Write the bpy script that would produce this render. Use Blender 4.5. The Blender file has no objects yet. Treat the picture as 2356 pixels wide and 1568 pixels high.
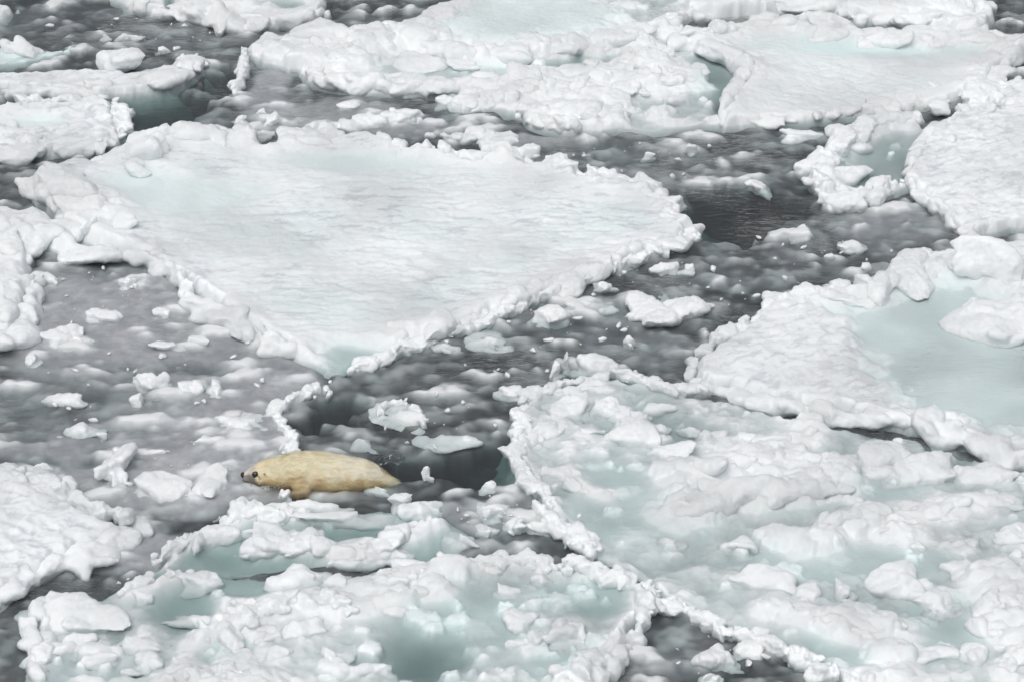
import bpy, bmesh, math, random
import numpy as np
from mathutils import Vector, Matrix

# ------------------------------------------------------------------ camera, sky, sun, exposure
R = math.radians
sc = bpy.context.scene
col = sc.collection
PITCH, DIST, HFOV = R(30.0), 20.0, R(21.7)
CAM = np.array([0.0, -DIST * math.cos(PITCH), DIST * math.sin(PITCH)])
cd = bpy.data.cameras.new('camera')
cd.sensor_width = 36.0
cd.lens = 18.0 / math.tan(HFOV / 2)
cd.clip_end = 2000.0
cam = bpy.data.objects.new('camera', cd)
cam.location = CAM
cam.rotation_euler = (R(90) - PITCH, 0, 0)
col.objects.link(cam)
sc.camera = cam

SUN_EL, SUN_AZ = R(66.0), R(205.0)          # azimuth clockwise from +Y (away from the camera)
world = bpy.data.worlds.new('World')
sc.world = world
world.use_nodes = True
wn, wl = world.node_tree.nodes, world.node_tree.links
sky = wn.new('ShaderNodeTexSky')
sky.sky_type = 'NISHITA'
sky.sun_disc = False
sky.sun_elevation = SUN_EL
sky.sun_rotation = SUN_AZ
sky.air_density = 1.0
sky.dust_density = 6.0
hs = wn.new('ShaderNodeHueSaturation')
hs.inputs['Saturation'].default_value = 0.34
wl.new(sky.outputs[0], hs.inputs['Color'])
bg = wn['Background']
wl.new(hs.outputs[0], bg.inputs['Color'])
bg.inputs['Strength'].default_value = 0.118

sd = bpy.data.lights.new('sun', 'SUN')
sd.energy = 0.55
sd.angle = R(90.0)
sd.color = (1.0, 0.99, 0.98)
sun = bpy.data.objects.new('sun', sd)
dirv = Vector((math.sin(SUN_AZ) * math.cos(SUN_EL), math.cos(SUN_AZ) * math.cos(SUN_EL), math.sin(SUN_EL)))
sun.rotation_euler = dirv.to_track_quat('Z', 'Y').to_euler()
sun.location = dirv * 30
col.objects.link(sun)

sc.view_settings.view_transform = 'Standard'
sc.view_settings.look = 'None'
sc.view_settings.exposure = -0.06
sc.view_settings.gamma = 1.0
sc.cycles.use_denoising = True
sc.cycles.max_bounces = 8
sc.cycles.diffuse_bounces = 5
sc.cycles.use_adaptive_sampling = True
sc.cycles.adaptive_threshold = 0.02
sc.cycles.transparent_max_bounces = 10
sc.cycles.caustics_reflective = False

# ------------------------------------------------------------------ helpers: picture <-> world
rng = np.random.default_rng(7)
FW = 2355.0
FPX = FW / 2 / math.tan(HFOV / 2)
FWD = np.array([0, math.cos(PITCH), -math.sin(PITCH)])
UPV = np.array([0, math.sin(PITCH), math.cos(PITCH)])

def W(fx, fy, z=0.0):
    """point on the horizontal plane z seen at photo position (fx, fy), photo scaled to 2355 px wide"""
    d = np.array([fx - FW / 2, 0, 0]) + UPV * (784.0 - fy) + FWD * FPX
    t = (z - CAM[2]) / d[2]
    return CAM + d * t

def mpp(fx, fy):
    """metres per photo pixel at the water there"""
    p = W(fx, fy)
    return float(np.dot(p - CAM, FWD)) / FPX

# ------------------------------------------------------------------ helpers: noise
_perm = np.random.default_rng(3).permutation(1024).astype(np.int64)
_g3 = np.random.default_rng(4).normal(size=(1024, 3))
_g3 /= np.linalg.norm(_g3, axis=1)[:, None]
_g2a = np.random.default_rng(5).uniform(0, 2 * np.pi, 1024)
_g2 = np.stack([np.cos(_g2a), np.sin(_g2a)], 1)

def noise2(x, y):
    xi = np.floor(x).astype(np.int64); yi = np.floor(y).astype(np.int64)
    xf, yf = x - xi, y - yi
    u = xf * xf * xf * (xf * (xf * 6 - 15) + 10); v = yf * yf * yf * (yf * (yf * 6 - 15) + 10)
    out = 0
    for a in (0, 1):
        px = _perm[(xi + a) & 1023]
        wu = u if a else 1 - u
        for b in (0, 1):
            g = _g2[_perm[(px + yi + b) & 1023]]
            out = out + wu * (v if b else 1 - v) * (g[..., 0] * (xf - a) + g[..., 1] * (yf - b))
    return out * 1.4

def noise3(p):
    pi = np.floor(p).astype(np.int64); f = p - pi
    w = f * f * f * (f * (f * 6 - 15) + 10)
    out = np.zeros(len(p))
    for a in (0, 1):
        pa = _perm[(pi[:, 0] + a) & 1023]; wa = w[:, 0] if a else 1 - w[:, 0]
        for b in (0, 1):
            pb = _perm[(pa + pi[:, 1] + b) & 1023]; wb = w[:, 1] if b else 1 - w[:, 1]
            for c in (0, 1):
                g = _g3[_perm[(pb + pi[:, 2] + c) & 1023]]; wc = w[:, 2] if c else 1 - w[:, 2]
                out += wa * wb * wc * (g[:, 0] * (f[:, 0] - a) + g[:, 1] * (f[:, 1] - b) + g[:, 2] * (f[:, 2] - c))
    return out * 1.5

def fbm2(x, y, s, octs=4, gain=0.5, seed=0.0):
    out, a, k = 0, 1.0, 1.0 / s
    for i in range(octs):
        out = out + a * noise2(x * k + 17.3 * i + seed, y * k - 9.1 * i + seed * 1.7)
        a *= gain; k *= 2.03
    return out

def smooth(t):
    t = np.clip(t, 0, 1)
    return t * t * (3 - 2 * t)

def interp_poly(pts, step):
    pts = np.asarray(pts, float)
    seg = np.linalg.norm(np.diff(pts, axis=0), axis=1)
    s = np.concatenate([[0], np.cumsum(seg)])
    n = max(2, int(s[-1] / step) + 1)
    q = np.linspace(0, s[-1], n)
    return np.stack([np.interp(q, s, pts[:, k]) for k in range(pts.shape[1])], 1), s[-1]

def sdf_poly(X, Y, poly):
    """signed distance, positive inside"""
    d2 = np.full(X.shape, 1e9); ins = np.zeros(X.shape, bool)
    n = len(poly)
    for i in range(n):
        ax, ay = poly[i]; bx, by = poly[(i + 1) % n]
        ex, ey = bx - ax, by - ay
        t = np.clip(((X - ax) * ex + (Y - ay) * ey) / (ex * ex + ey * ey + 1e-12), 0, 1)
        dx, dy = X - ax - t * ex, Y - ay - t * ey
        d2 = np.minimum(d2, dx * dx + dy * dy)
        if abs(ey) > 1e-12:
            c = ((ay > Y) != (by > Y)) & (X < ex * (Y - ay) / ey + ax)
            ins ^= c
    d = np.sqrt(d2)
    return np.where(ins, d, -d)

# ------------------------------------------------------------------ helpers: objects
def tag(o, label=None, cat=None, group=None, kind=None):
    if label: o['label'] = label
    if cat: o['category'] = cat
    if group: o['group'] = group
    if kind: o['kind'] = kind
    return o

def link(name, me, parent=None, mat=None, loc=None):
    o = bpy.data.objects.new(name, me)
    col.objects.link(o)
    if parent is not None:
        o.parent = parent
    if mat is not None:
        me.materials.append(mat)
    if loc is not None:
        o.location = loc
    return o

def mesh_from(name, v, faces, smooth_shade=True):
    me = bpy.data.meshes.new(name)
    v = np.asarray(v, np.float32); faces = np.asarray(faces, np.int32)
    k = faces.shape[1]
    me.vertices.add(len(v)); me.vertices.foreach_set('co', v.ravel())
    me.loops.add(faces.size); me.loops.foreach_set('vertex_index', faces.ravel())
    me.polygons.add(len(faces))
    me.polygons.foreach_set('loop_start', np.arange(0, faces.size, k, dtype=np.int32))
    me.update(calc_edges=True); me.validate()
    if smooth_shade:
        me.polygons.foreach_set('use_smooth', np.ones(len(me.polygons), bool))
    return me

def float_attr(me, name, vals):
    a = me.attributes.new(name, 'FLOAT', 'POINT')
    a.data.foreach_set('value', np.asarray(vals, np.float32))

# ------------------------------------------------------------------ materials
def new_mat(name):
    m = bpy.data.materials.new(name)
    m.use_nodes = True
    return m, m.node_tree.nodes, m.node_tree.links, m.node_tree.nodes['Principled BSDF']

def tex_noise(n, l, scale, detail=4, rough=0.6, vec=None, dist=0.0):
    t = n.new('ShaderNodeTexNoise')
    t.inputs['Scale'].default_value = scale
    t.inputs['Detail'].default_value = detail
    t.inputs['Roughness'].default_value = rough
    t.inputs['Distortion'].default_value = dist
    if vec is not None: l.new(vec, t.inputs['Vector'])
    return t

def ramp(n, l, src, stops):
    r = n.new('ShaderNodeValToRGB')
    el = r.color_ramp.elements
    while len(el) < len(stops): el.new(0.5)
    for e, (p, c) in zip(el, stops):
        e.position = p; e.color = (*c, 1)
    l.new(src, r.inputs[0])
    return r

def mix_col(n, l, fac, a, b):
    m = n.new('ShaderNodeMix'); m.data_type = 'RGBA'
    if isinstance(fac, float): m.inputs[0].default_value = fac
    else: l.new(fac, m.inputs[0])
    for s, k in ((a, 6), (b, 7)):
        if isinstance(s, tuple): m.inputs[k].default_value = (*s, 1)
        else: l.new(s, m.inputs[k])
    return m.outputs[2]

SSS_METHOD = 'BURLEY'
def ice_material(name, c_snow, c_wet, sss=0.6, bump=0.8):
    m, n, l, p = new_mat(name)
    geo = n.new('ShaderNodeNewGeometry')
    pos = geo.outputs['Position']
    t1 = tex_noise(n, l, 2.2, 6, 0.65, pos)
    t2 = tex_noise(n, l, 22, 5, 0.7, pos, 0.6)
    big = ramp(n, l, t1.outputs[0], [(0.35, tuple(0.93 * c for c in c_snow)), (0.65, c_snow)])
    att = n.new('ShaderNodeAttribute'); att.attribute_name = 'wet'
    c = mix_col(n, l, att.outputs['Fac'], big.outputs[0], c_wet)
    fk = n.new('ShaderNodeAttribute'); fk.attribute_name = 'fleck'
    c = mix_col(n, l, fk.outputs['Fac'], c, (0.60, 0.64, 0.67))
    fl = ramp(n, l, t2.outputs[0], [(0.30, (0.92, 0.93, 0.94)), (0.42, (1, 1, 1))])
    mm = n.new('ShaderNodeMix'); mm.data_type = 'RGBA'; mm.blend_type = 'MULTIPLY'; mm.inputs[0].default_value = 0.6
    l.new(c, mm.inputs[6]); l.new(fl.outputs[0], mm.inputs[7])
    l.new(mm.outputs[2], p.inputs['Base Color'])
    p.inputs['Roughness'].default_value = 0.55
    p.inputs['Specular IOR Level'].default_value = 0.35
    p.inputs['Subsurface Weight'].default_value = sss; p.subsurface_method = SSS_METHOD
    p.inputs['Subsurface Radius'].default_value = (0.72, 0.8, 0.82)
    p.inputs['Subsurface Scale'].default_value = 0.05
    t3 = tex_noise(n, l, 60, 6, 0.75, pos)
    t4 = tex_noise(n, l, 240, 3, 0.6, pos)
    add = n.new('ShaderNodeMath'); add.operation = 'MULTIPLY_ADD'
    l.new(t4.outputs[0], add.inputs[0]); add.inputs[1].default_value = 0.4; l.new(t3.outputs[0], add.inputs[2])
    b = n.new('ShaderNodeBump'); b.inputs['Distance'].default_value = 0.012
    t5 = tex_noise(n, l, 1.1, 3, 0.6, pos)
    mr = n.new('ShaderNodeMapRange'); l.new(t5.outputs[0], mr.inputs[0])
    for i_, v_ in ((1, 0.38), (2, 0.62), (3, 0.15 * bump), (4, 1.15 * bump)): mr.inputs[i_].default_value = v_
    l.new(mr.outputs[0], b.inputs['Strength'])
    l.new(add.outputs[0], b.inputs['Height']); l.new(b.outputs[0], p.inputs['Normal'])
    return m

M_SNOW = ice_material('snow_ice', (0.89, 0.92, 0.93), (0.71, 0.86, 0.85))
M_CHUNK = ice_material('wet_ice', (0.85, 0.875, 0.885), (0.71, 0.86, 0.85), 0.6, 0.3)
M_BLUE = ice_material('blue_ice', (0.74, 0.86, 0.87), (0.71, 0.86, 0.85), 0.6, 0.4)
M_CHUNK.node_tree.nodes['Principled BSDF'].inputs['Roughness'].default_value = 0.3

def slush_material():
    m, n, l, p = new_mat('slush')
    geo = n.new('ShaderNodeNewGeometry'); pos = geo.outputs['Position']
    t1 = tex_noise(n, l, 1.3, 6, 0.6, pos)
    t2 = tex_noise(n, l, 9, 6, 0.65, pos, 0.5)
    a = ramp(n, l, t1.outputs[0], [(0.35, (0.44, 0.43, 0.45)), (0.65, (0.60, 0.59, 0.61))])
    b = ramp(n, l, t2.outputs[0], [(0.3, (0.75, 0.75, 0.77)), (0.65, (1.15, 1.15, 1.15))])
    mm = n.new('ShaderNodeMix'); mm.data_type = 'RGBA'; mm.blend_type = 'MULTIPLY'; mm.inputs[0].default_value = 1.0
    l.new(a.outputs[0], mm.inputs[6]); l.new(b.outputs[0], mm.inputs[7])
    thin = n.new('ShaderNodeAttribute'); thin.attribute_name = 'thin'
    base = mix_col(n, l, thin.outputs['Fac'], mm.outputs[2], (0.075, 0.077, 0.082))
    att = n.new('ShaderNodeAttribute'); att.attribute_name = 'ice'
    c = mix_col(n, l, att.outputs['Fac'], base, (0.80, 0.82, 0.83))
    l.new(c, p.inputs['Base Color'])
    p.inputs['Roughness'].default_value = 0.4
    t3 = tex_noise(n, l, 45, 6, 0.7, pos)
    bp = n.new('ShaderNodeBump'); bp.inputs['Strength'].default_value = 0.4; bp.inputs['Distance'].default_value = 0.012
    l.new(t3.outputs[0], bp.inputs['Height']); l.new(bp.outputs[0], p.inputs['Normal'])
    return m
M_SLUSH = slush_material()

def water_material():
    m = bpy.data.materials.new('sea_water'); m.use_nodes = True
    n, l = m.node_tree.nodes, m.node_tree.links
    n.clear()
    out = n.new('ShaderNodeOutputMaterial')
    tr = n.new('ShaderNodeBsdfTransparent'); tr.inputs[0].default_value = (0.97, 0.98, 0.98, 1)
    gl = n.new('ShaderNodeBsdfGlossy'); gl.inputs['Roughness'].default_value = 0.06
    mix = n.new('ShaderNodeMixShader')
    geo = n.new('ShaderNodeNewGeometry')
    mp = n.new('ShaderNodeMapping'); mp.inputs['Scale'].default_value = (1.0, 2.2, 1.0)
    mp.inputs['Rotation'].default_value = (0, 0, R(20))
    l.new(geo.outputs['Position'], mp.inputs['Vector'])
    t1 = tex_noise(n, l, 9, 3, 0.55, mp.outputs[0], 0.4)
    t2 = tex_noise(n, l, 34, 3, 0.55, mp.outputs[0], 0.3)
    ad = n.new('ShaderNodeMath'); ad.operation = 'MULTIPLY_ADD'
    l.new(t2.outputs[0], ad.inputs[0]); ad.inputs[1].default_value = 0.35; l.new(t1.outputs[0], ad.inputs[2])
    bp = n.new('ShaderNodeBump'); bp.inputs['Distance'].default_value = 0.03
    tm = tex_noise(n, l, 0.9, 2, 0.5, geo.outputs['Position'])
    mr = n.new('ShaderNodeMapRange'); l.new(tm.outputs[0], mr.inputs[0])
    for i_, v_ in ((1, 0.40), (2, 0.62), (3, 0.12), (4, 0.85)): mr.inputs[i_].default_value = v_
    l.new(mr.outputs[0], bp.inputs['Strength'])
    l.new(ad.outputs[0], bp.inputs['Height'])
    l.new(bp.outputs[0], gl.inputs['Normal'])
    # Schlick reflectance, the same from above and below (the transparent layer does not bend light)
    dt = n.new('ShaderNodeVectorMath'); dt.operation = 'DOT_PRODUCT'
    l.new(bp.outputs[0], dt.inputs[0]); l.new(geo.outputs['Incoming'], dt.inputs[1])
    last = dt.outputs['Value']
    for op, a_, b_ in (('ABSOLUTE', None, None), ('SUBTRACT', 1.0, None), ('POWER', None, 5.0), ('MULTIPLY_ADD', None, 0.98)):
        q = n.new('ShaderNodeMath'); q.operation = op; q.use_clamp = op != 'ABSOLUTE'
        l.new(last, q.inputs[1 if a_ is not None else 0])
        if a_ is not None: q.inputs[0].default_value = a_
        if b_ is not None: q.inputs[1].default_value = b_
        if op == 'MULTIPLY_ADD': q.inputs[2].default_value = 0.02
        last = q.outputs[0]
    l.new(last, mix.inputs[0]); l.new(tr.outputs[0], mix.inputs[1]); l.new(gl.outputs[0], mix.inputs[2])
    l.new(mix.outputs[0], out.inputs['Surface'])
    va = n.new('ShaderNodeVolumeAbsorption')
    va.inputs['Color'].default_value = (0.0, 0.19, 0.18, 1)
    va.inputs['Density'].default_value = 4.2
    vs = n.new('ShaderNodeVolumeScatter')
    vs.inputs['Color'].default_value = (0.86, 0.76, 0.81, 1)
    vs.inputs['Density'].default_value = 1.0
    ads = n.new('ShaderNodeAddShader')
    l.new(va.outputs[0], ads.inputs[0]); l.new(vs.outputs[0], ads.inputs[1])
    l.new(ads.outputs[0], out.inputs['Volume'])
    sc.cycles.volume_bounces = 1
    return m
M_WATER = water_material()

# ------------------------------------------------------------------ the sea
def make_sea():
    s, d = 300.0, 12.0
    v = [(-s, -s, -d), (s, -s, -d), (s, s, -d), (-s, s, -d), (-s, -s, 0), (s, -s, 0), (s, s, 0), (-s, s, 0)]
    f = [(0, 3, 2, 1), (4, 5, 6, 7), (0, 1, 5, 4), (1, 2, 6, 5), (2, 3, 7, 6), (3, 0, 4, 7)]
    o = link('water', mesh_from('water', v, f, False), mat=M_WATER)
    tag(o, 'dark grey sea water in the leads between the floes', 'water', kind='structure')
make_sea()

# ------------------------------------------------------------------ generators: lumps of ice
def icosphere(sub):
    bm = bmesh.new(); bmesh.ops.create_icosphere(bm, subdivisions=sub, radius=1.0)
    v = np.array([x.co[:] for x in bm.verts]); f = np.array([[q.index for q in x.verts] for x in bm.faces]); bm.free()
    return v, f
ICO3 = icosphere(3); ICO4 = icosphere(4)

def rock(rx, ry, rz, p=6.0, planes=12, ico=ICO3, g=rng):
    """a faceted lump: rounded polytope with random faces; p small = soft snow, p large = crisp ice"""
    u, f = ico
    n = g.normal(size=(planes, 3)); n /= np.linalg.norm(n, axis=1)[:, None]
    n = np.concatenate([n, [[0, 0, 1], [0, 0, -1]]])
    d = np.concatenate([g.uniform(0.72, 1.0, planes), [g.uniform(0.6, 0.95), 0.9]])
    dots = np.clip(u @ n.T, 0, None) / d
    r = (dots ** p).sum(1) ** (-1.0 / p)
    v = u * r[:, None]
    v = v / np.abs(v).max(0) * np.array([rx, ry, rz])
    return v, f

def rotz(v, a):
    c, s = math.cos(a), math.sin(a)
    return np.stack([v[:, 0] * c - v[:, 1] * s, v[:, 0] * s + v[:, 1] * c, v[:, 2]], 1)

def tilt(v, ax, ay):
    c, s = math.cos(ax), math.sin(ax)
    v = np.stack([v[:, 0], v[:, 1] * c - v[:, 2] * s, v[:, 1] * s + v[:, 2] * c], 1)
    c, s = math.cos(ay), math.sin(ay)
    return np.stack([v[:, 0] * c + v[:, 2] * s, v[:, 1], -v[:, 0] * s + v[:, 2] * c], 1)

PENDING = []      # (temporary object, final object, style) waiting for their voxel remesh

def queue(name, parts, origin, voxel, style, parent=None, mat=None, **tags):
    vs, fs, off = [], [], 0
    for v, f in parts:
        vs.append(v); fs.append(f + off); off += len(v)
    me = mesh_from('lumps', np.concatenate(vs) - origin, np.concatenate(fs))
    t = bpy.data.objects.new('temporary', me); col.objects.link(t)
    r = t.modifiers.new('r', 'REMESH'); r.mode = 'VOXEL'; r.voxel_size = voxel; r.adaptivity = 0.0
    s = t.modifiers.new('s', 'SMOOTH'); s.factor = 0.5; s.iterations = {'soft': 10, 'lumpy': 5, 'crumb': 4, 'ice': 1}[style]
    o = bpy.data.objects.new(name, bpy.data.meshes.new(name)); col.objects.link(o)
    if parent is not None:
        o.parent = parent
        o.location = Vector(origin) - parent.location
    else:
        o.location = origin
    tag(o, **tags)
    PENDING.append((t, o, style, np.array(origin, float), mat or M_SNOW))
    return o

AMP = {'soft': [(0.25, 0.030, 0), (0.09, 0.014, 0), (0.038, 0.008, 0), (0.017, 0.004, 0)],
       'lumpy': [(0.16, 0.024, 0), (0.065, 0.014, 0), (0.03, 0.008, 0), (0.015, 0.004, 0)],
       'crumb': [(0.08, 0.014, 0), (0.035, 0.009, 0), (0.015, 0.005, 0)],
       'ice': [(0.14, 0.016, 0), (0.05, 0.010, 0), (0.02, 0.0045, 0)]}

def flush_pending():
    bpy.context.view_layer.update()
    dg = bpy.context.evaluated_depsgraph_get()
    for t, o, style, origin, mat in PENDING:
        me = bpy.data.meshes.new_from_object(t.evaluated_get(dg))
        n = len(me.vertices)
        v = np.empty(n * 3, np.float32); me.vertices.foreach_get('co', v); v = v.reshape(-1, 3).astype(float)
        nr = np.empty(n * 3, np.float32); me.vertices.foreach_get('normal', nr); nr = nr.reshape(-1, 3)
        size = max(v.max(0) - v.min(0)) if n else 1
        k = min(1.0, size / 0.35)
        w = v + origin
        disp = 0
        for s, a, billow in AMP[style]:
            q = noise3(w / (s * max(k, 0.4)))
            disp = disp + a * k * ((np.abs(q) * 2 - 0.5) if billow else q)
        v += nr * np.asarray(disp)[:, None]
        me.vertices.foreach_set('co', v.astype(np.float32).ravel())
        me.polygons.foreach_set('use_smooth', np.ones(len(me.polygons), bool))
        me.materials.clear(); me.materials.append(mat)
        me.update()
        nm = o.name.split('.')[0]
        old = o.data; o.data = me; me.name = nm
        bpy.data.meshes.remove(old)
        od = t.data; bpy.data.objects.remove(t); bpy.data.meshes.remove(od)
    PENDING.clear()

def ridge(parent, pts, w, h, style='lumpy', zb=0.0, name='rim', dens=1.0, **tags):
    """a bank of heaped lumps along a traced line; w, h in metres"""
    P = np.array([W(x, y, h * 0.45)[:2] for x, y in pts])
    stp = {'soft': 0.45, 'lumpy': 0.40, 'crumb': 0.36, 'ice': 0.4}[style] * w / dens
    q, L = interp_poly(P, stp)
    parts = []
    tang = np.gradient(q, axis=0); tang /= np.linalg.norm(tang, axis=1)[:, None] + 1e-9
    nor = np.stack([-tang[:, 1], tang[:, 0]], 1)
    sd_ = rng.uniform(0, 900)
    ss = np.arange(len(q)) * stp
    va = noise2(ss / (2.4 * w) + sd_, ss * 0 + 3.3); vb = noise2(ss / (3.2 * w) + sd_, ss * 0 + 9.7); vc = noise2(ss / (2.0 * w) + sd_, ss * 0 + 5.1)
    for i, (x, y) in enumerate(q):
        e = 1.0 if len(q) < 4 else min(1.0, 0.55 + 0.45 * min(i, len(q) - 1 - i) / 2)
        wl_ = w * (1.0 + 0.85 * va[i]); hl = h * (1.0 + 0.5 * vc[i])
        x += nor[i, 0] * vb[i] * w * 0.7; y += nor[i, 1] * vb[i] * w * 0.7
        if style == 'crumb' and va[i] < -0.62 and 1 < i < len(q) - 2: continue
        ta = math.atan2(tang[i, 1], tang[i, 0])
        for k in range(1 if style == 'soft' else 2):
            lo, hi = {'soft': (.5, .82), 'lumpy': (.34, .72), 'crumb': (.36, .75), 'ice': (.3, .6)}[style]
            r = wl_ * rng.uniform(lo, hi) * e * (0.7 if k else 1.0)
            ht = hl * rng.uniform(0.7, 1.05) * e * (0.85 if k else 1)
            j = rng.normal(size=2) * wl_ * (0.1 if style == 'soft' else 0.2)
            rz = 0.5 * (ht + 0.06)
            pw = {'soft': 4.0, 'lumpy': rng.choice([5.0, 9.0]), 'crumb': 8.0, 'ice': 12.0}[style]
            v, f = rock(r * rng.uniform(1.0, 1.7), r * rng.uniform(0.7, 1.0), rz, pw, 9)
            v = rotz(tilt(v, rng.normal() * 0.15, rng.normal() * 0.15), ta + rng.normal() * 0.5)
            parts.append((v + np.array([x + j[0], y + j[1], ht - rz]), f))
        if style in ('crumb', 'lumpy') and rng.random() < (0.6 if style == 'crumb' else 0.4):
            for k in range(2 if style == 'crumb' else 1):
                r = w * rng.uniform(0.08, 0.24)
                j = rng.normal(size=2) * wl_ * 0.33
                v, f = rock(r * 1.4, r, r * 0.8, 9.0)
                parts.append((rotz(v, rng.uniform(0, 6.28)) + np.array([x + j[0], y + j[1], hl * rng.uniform(0.1, 0.75)]), f))
    o = np.array([P[:, 0].mean(), P[:, 1].mean(), 0.0])
    vox = {'soft': 0.014, 'lumpy': 0.012, 'crumb': 0.009, 'ice': 0.011}[style]
    return queue(name, parts, o, vox, style, parent, **tags)

def heap(parent, fx, fy, wpx, hpx, style='lumpy', name='hummock', hk=0.36, zb=0.0, n=7, ang=0.0, mat=None, **tags):
    """a compact lump (n=1: one block) filling about wpx x hpx photo pixels round (fx, fy)"""
    k = mpp(fx, fy)
    w, hp = wpx * k, hpx * k
    h = hp * hk
    dep = math.atan2(CAM[2], math.hypot(*(W(fx, fy)[:2] - CAM[:2])))
    d = max((hp - h * math.cos(dep)) / math.sin(dep), 0.45 * min(w, hp * 1.5))
    c = W(fx, fy, zb + h * 0.45)
    parts = []
    k_ = 1.12 if n == 1 else 1.28
    w *= k_; d *= k_; h *= 1.1
    skirt = zb < 0.02 and (parent is None or name in ('hummock', 'slab')) and name != 'water_splash'
    if skirt:       # the wider sunken foot of the block
        v, f = rock(w * rng.uniform(.52, .66), d * rng.uniform(.52, .66) + .01, 0.028 + 0.12 * h, 4, 9)
        v = rotz(v, rng.normal() * .3); v[:, 2] += -zb - 0.036 - 0.12 * h
        parts.append((v, f))
    if n == 1:
        v, f = rock(w / 2 * 1.05, d / 2, (h + 0.03) * 0.62, {'soft': 4.5, 'lumpy': 8, 'crumb': 9, 'ice': 18}[style], 8, ICO4)
        v = rotz(v, ang)
        v[:, 2] += h * 0.36
        parts.append((v, f))
    else:
        for i in range(n):
            a = rng.uniform(0, 6.28); r = math.sqrt(rng.uniform(0, 1)) * 0.62
            x, y = r * math.cos(a) * w / 2, r * math.sin(a) * d / 2
            if i == 0: x, y, r = 0.1 * x, 0.1 * y, 0.0
            s = (rng.uniform(0.74, 0.86) if i == 0 else rng.uniform(0.34, 0.66)) * (1.1 - 0.35 * r)
            ht = h * (1.0 - 0.55 * r) * rng.uniform(0.75, 1.05)
            rz = max(0.5 * (ht + 0.05), 0.02)
            v, f = rock(w / 2 * s, d / 2 * s * 1.1, rz, {'soft': 4.5, 'lumpy': 8, 'crumb': 10, 'ice': 18}[style], 9)
            v = tilt(v, rng.normal() * 0.15, rng.normal() * 0.15)
            parts.append((rotz(v, rng.normal() * 0.3) + np.array([x, y, ht - rz]), f))
        parts = [(rotz(v, ang), f) for v, f in parts]
    o = np.array([c[0], c[1], zb])
    parts = [(v + o, f) for v, f in parts]
    vox = float(np.clip(max(w, d) / 30, 0.005, 0.013))
    return queue(name, parts, o, vox, style, parent, mat, **tags)

# ------------------------------------------------------------------ generators: floes as height fields
def splat(Z, x0, y0, st, cx, cy, rx, ry, ang, top, base, pw=2.5, M=None, soft=0.5, mk=1.0):
    """raise Z to a lump (smooth cap) where it is higher"""
    r = max(rx, ry)
    i0, i1 = int((cx - r - x0) / st), int((cx + r - x0) / st) + 2
    j0, j1 = int((cy - r - y0) / st), int((cy + r - y0) / st) + 2
    i0, j0 = max(i0, 0), max(j0, 0)
    if i1 <= i0 or j1 <= j0 or i0 >= Z.shape[1] or j0 >= Z.shape[0]: return
    sub = Z[j0:j1, i0:i1]
    xs = x0 + st * np.arange(i0, i0 + sub.shape[1]) - cx; ys = y0 + st * np.arange(j0, j0 + sub.shape[0]) - cy
    c, s = math.cos(ang), math.sin(ang)
    X, Y = np.meshgrid(xs, ys)
    u = (X * c + Y * s) / rx; v = (-X * s + Y * c) / ry
    q = np.abs(u) ** pw + np.abs(v) ** pw
    wob = (0.6 if M is not None else 0.4) * noise2(X / r * 1.9 + cx * 9, Y / r * 1.9 + cy * 9) + (0.55 if M is not None else 0.3) * noise2(X / r * 4.3 + cx * 9, Y / r * 4.3 + cy * 9)
    cap = np.where(q + wob < 1, base + (top - base) * np.clip(1 - q - wob, 0, 1) ** soft, -9)
    if M is not None:
        m = M[j0:j1, i0:i1]; np.maximum(m, np.where(cap > sub, mk * np.clip((1.8 if mk == 1.0 else 1.1) * (1 - q - wob), 0, 1), 0), out=m)
    np.maximum(sub, cap, out=sub)

def grid_faces(nx, ny, keep):
    idx = np.arange(nx * ny).reshape(ny, nx)
    f = np.stack([idx[:-1, :-1], idx[:-1, 1:], idx[1:, 1:], idx[1:, :-1]], -1).reshape(-1, 4)
    k = keep.ravel()
    f = f[k[f].any(1)]
    used = np.unique(f)
    remap = np.zeros(nx * ny, np.int64); remap[used] = np.arange(len(used))
    return remap[f], used

FLOES = []        # world outlines, for the slush

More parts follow.
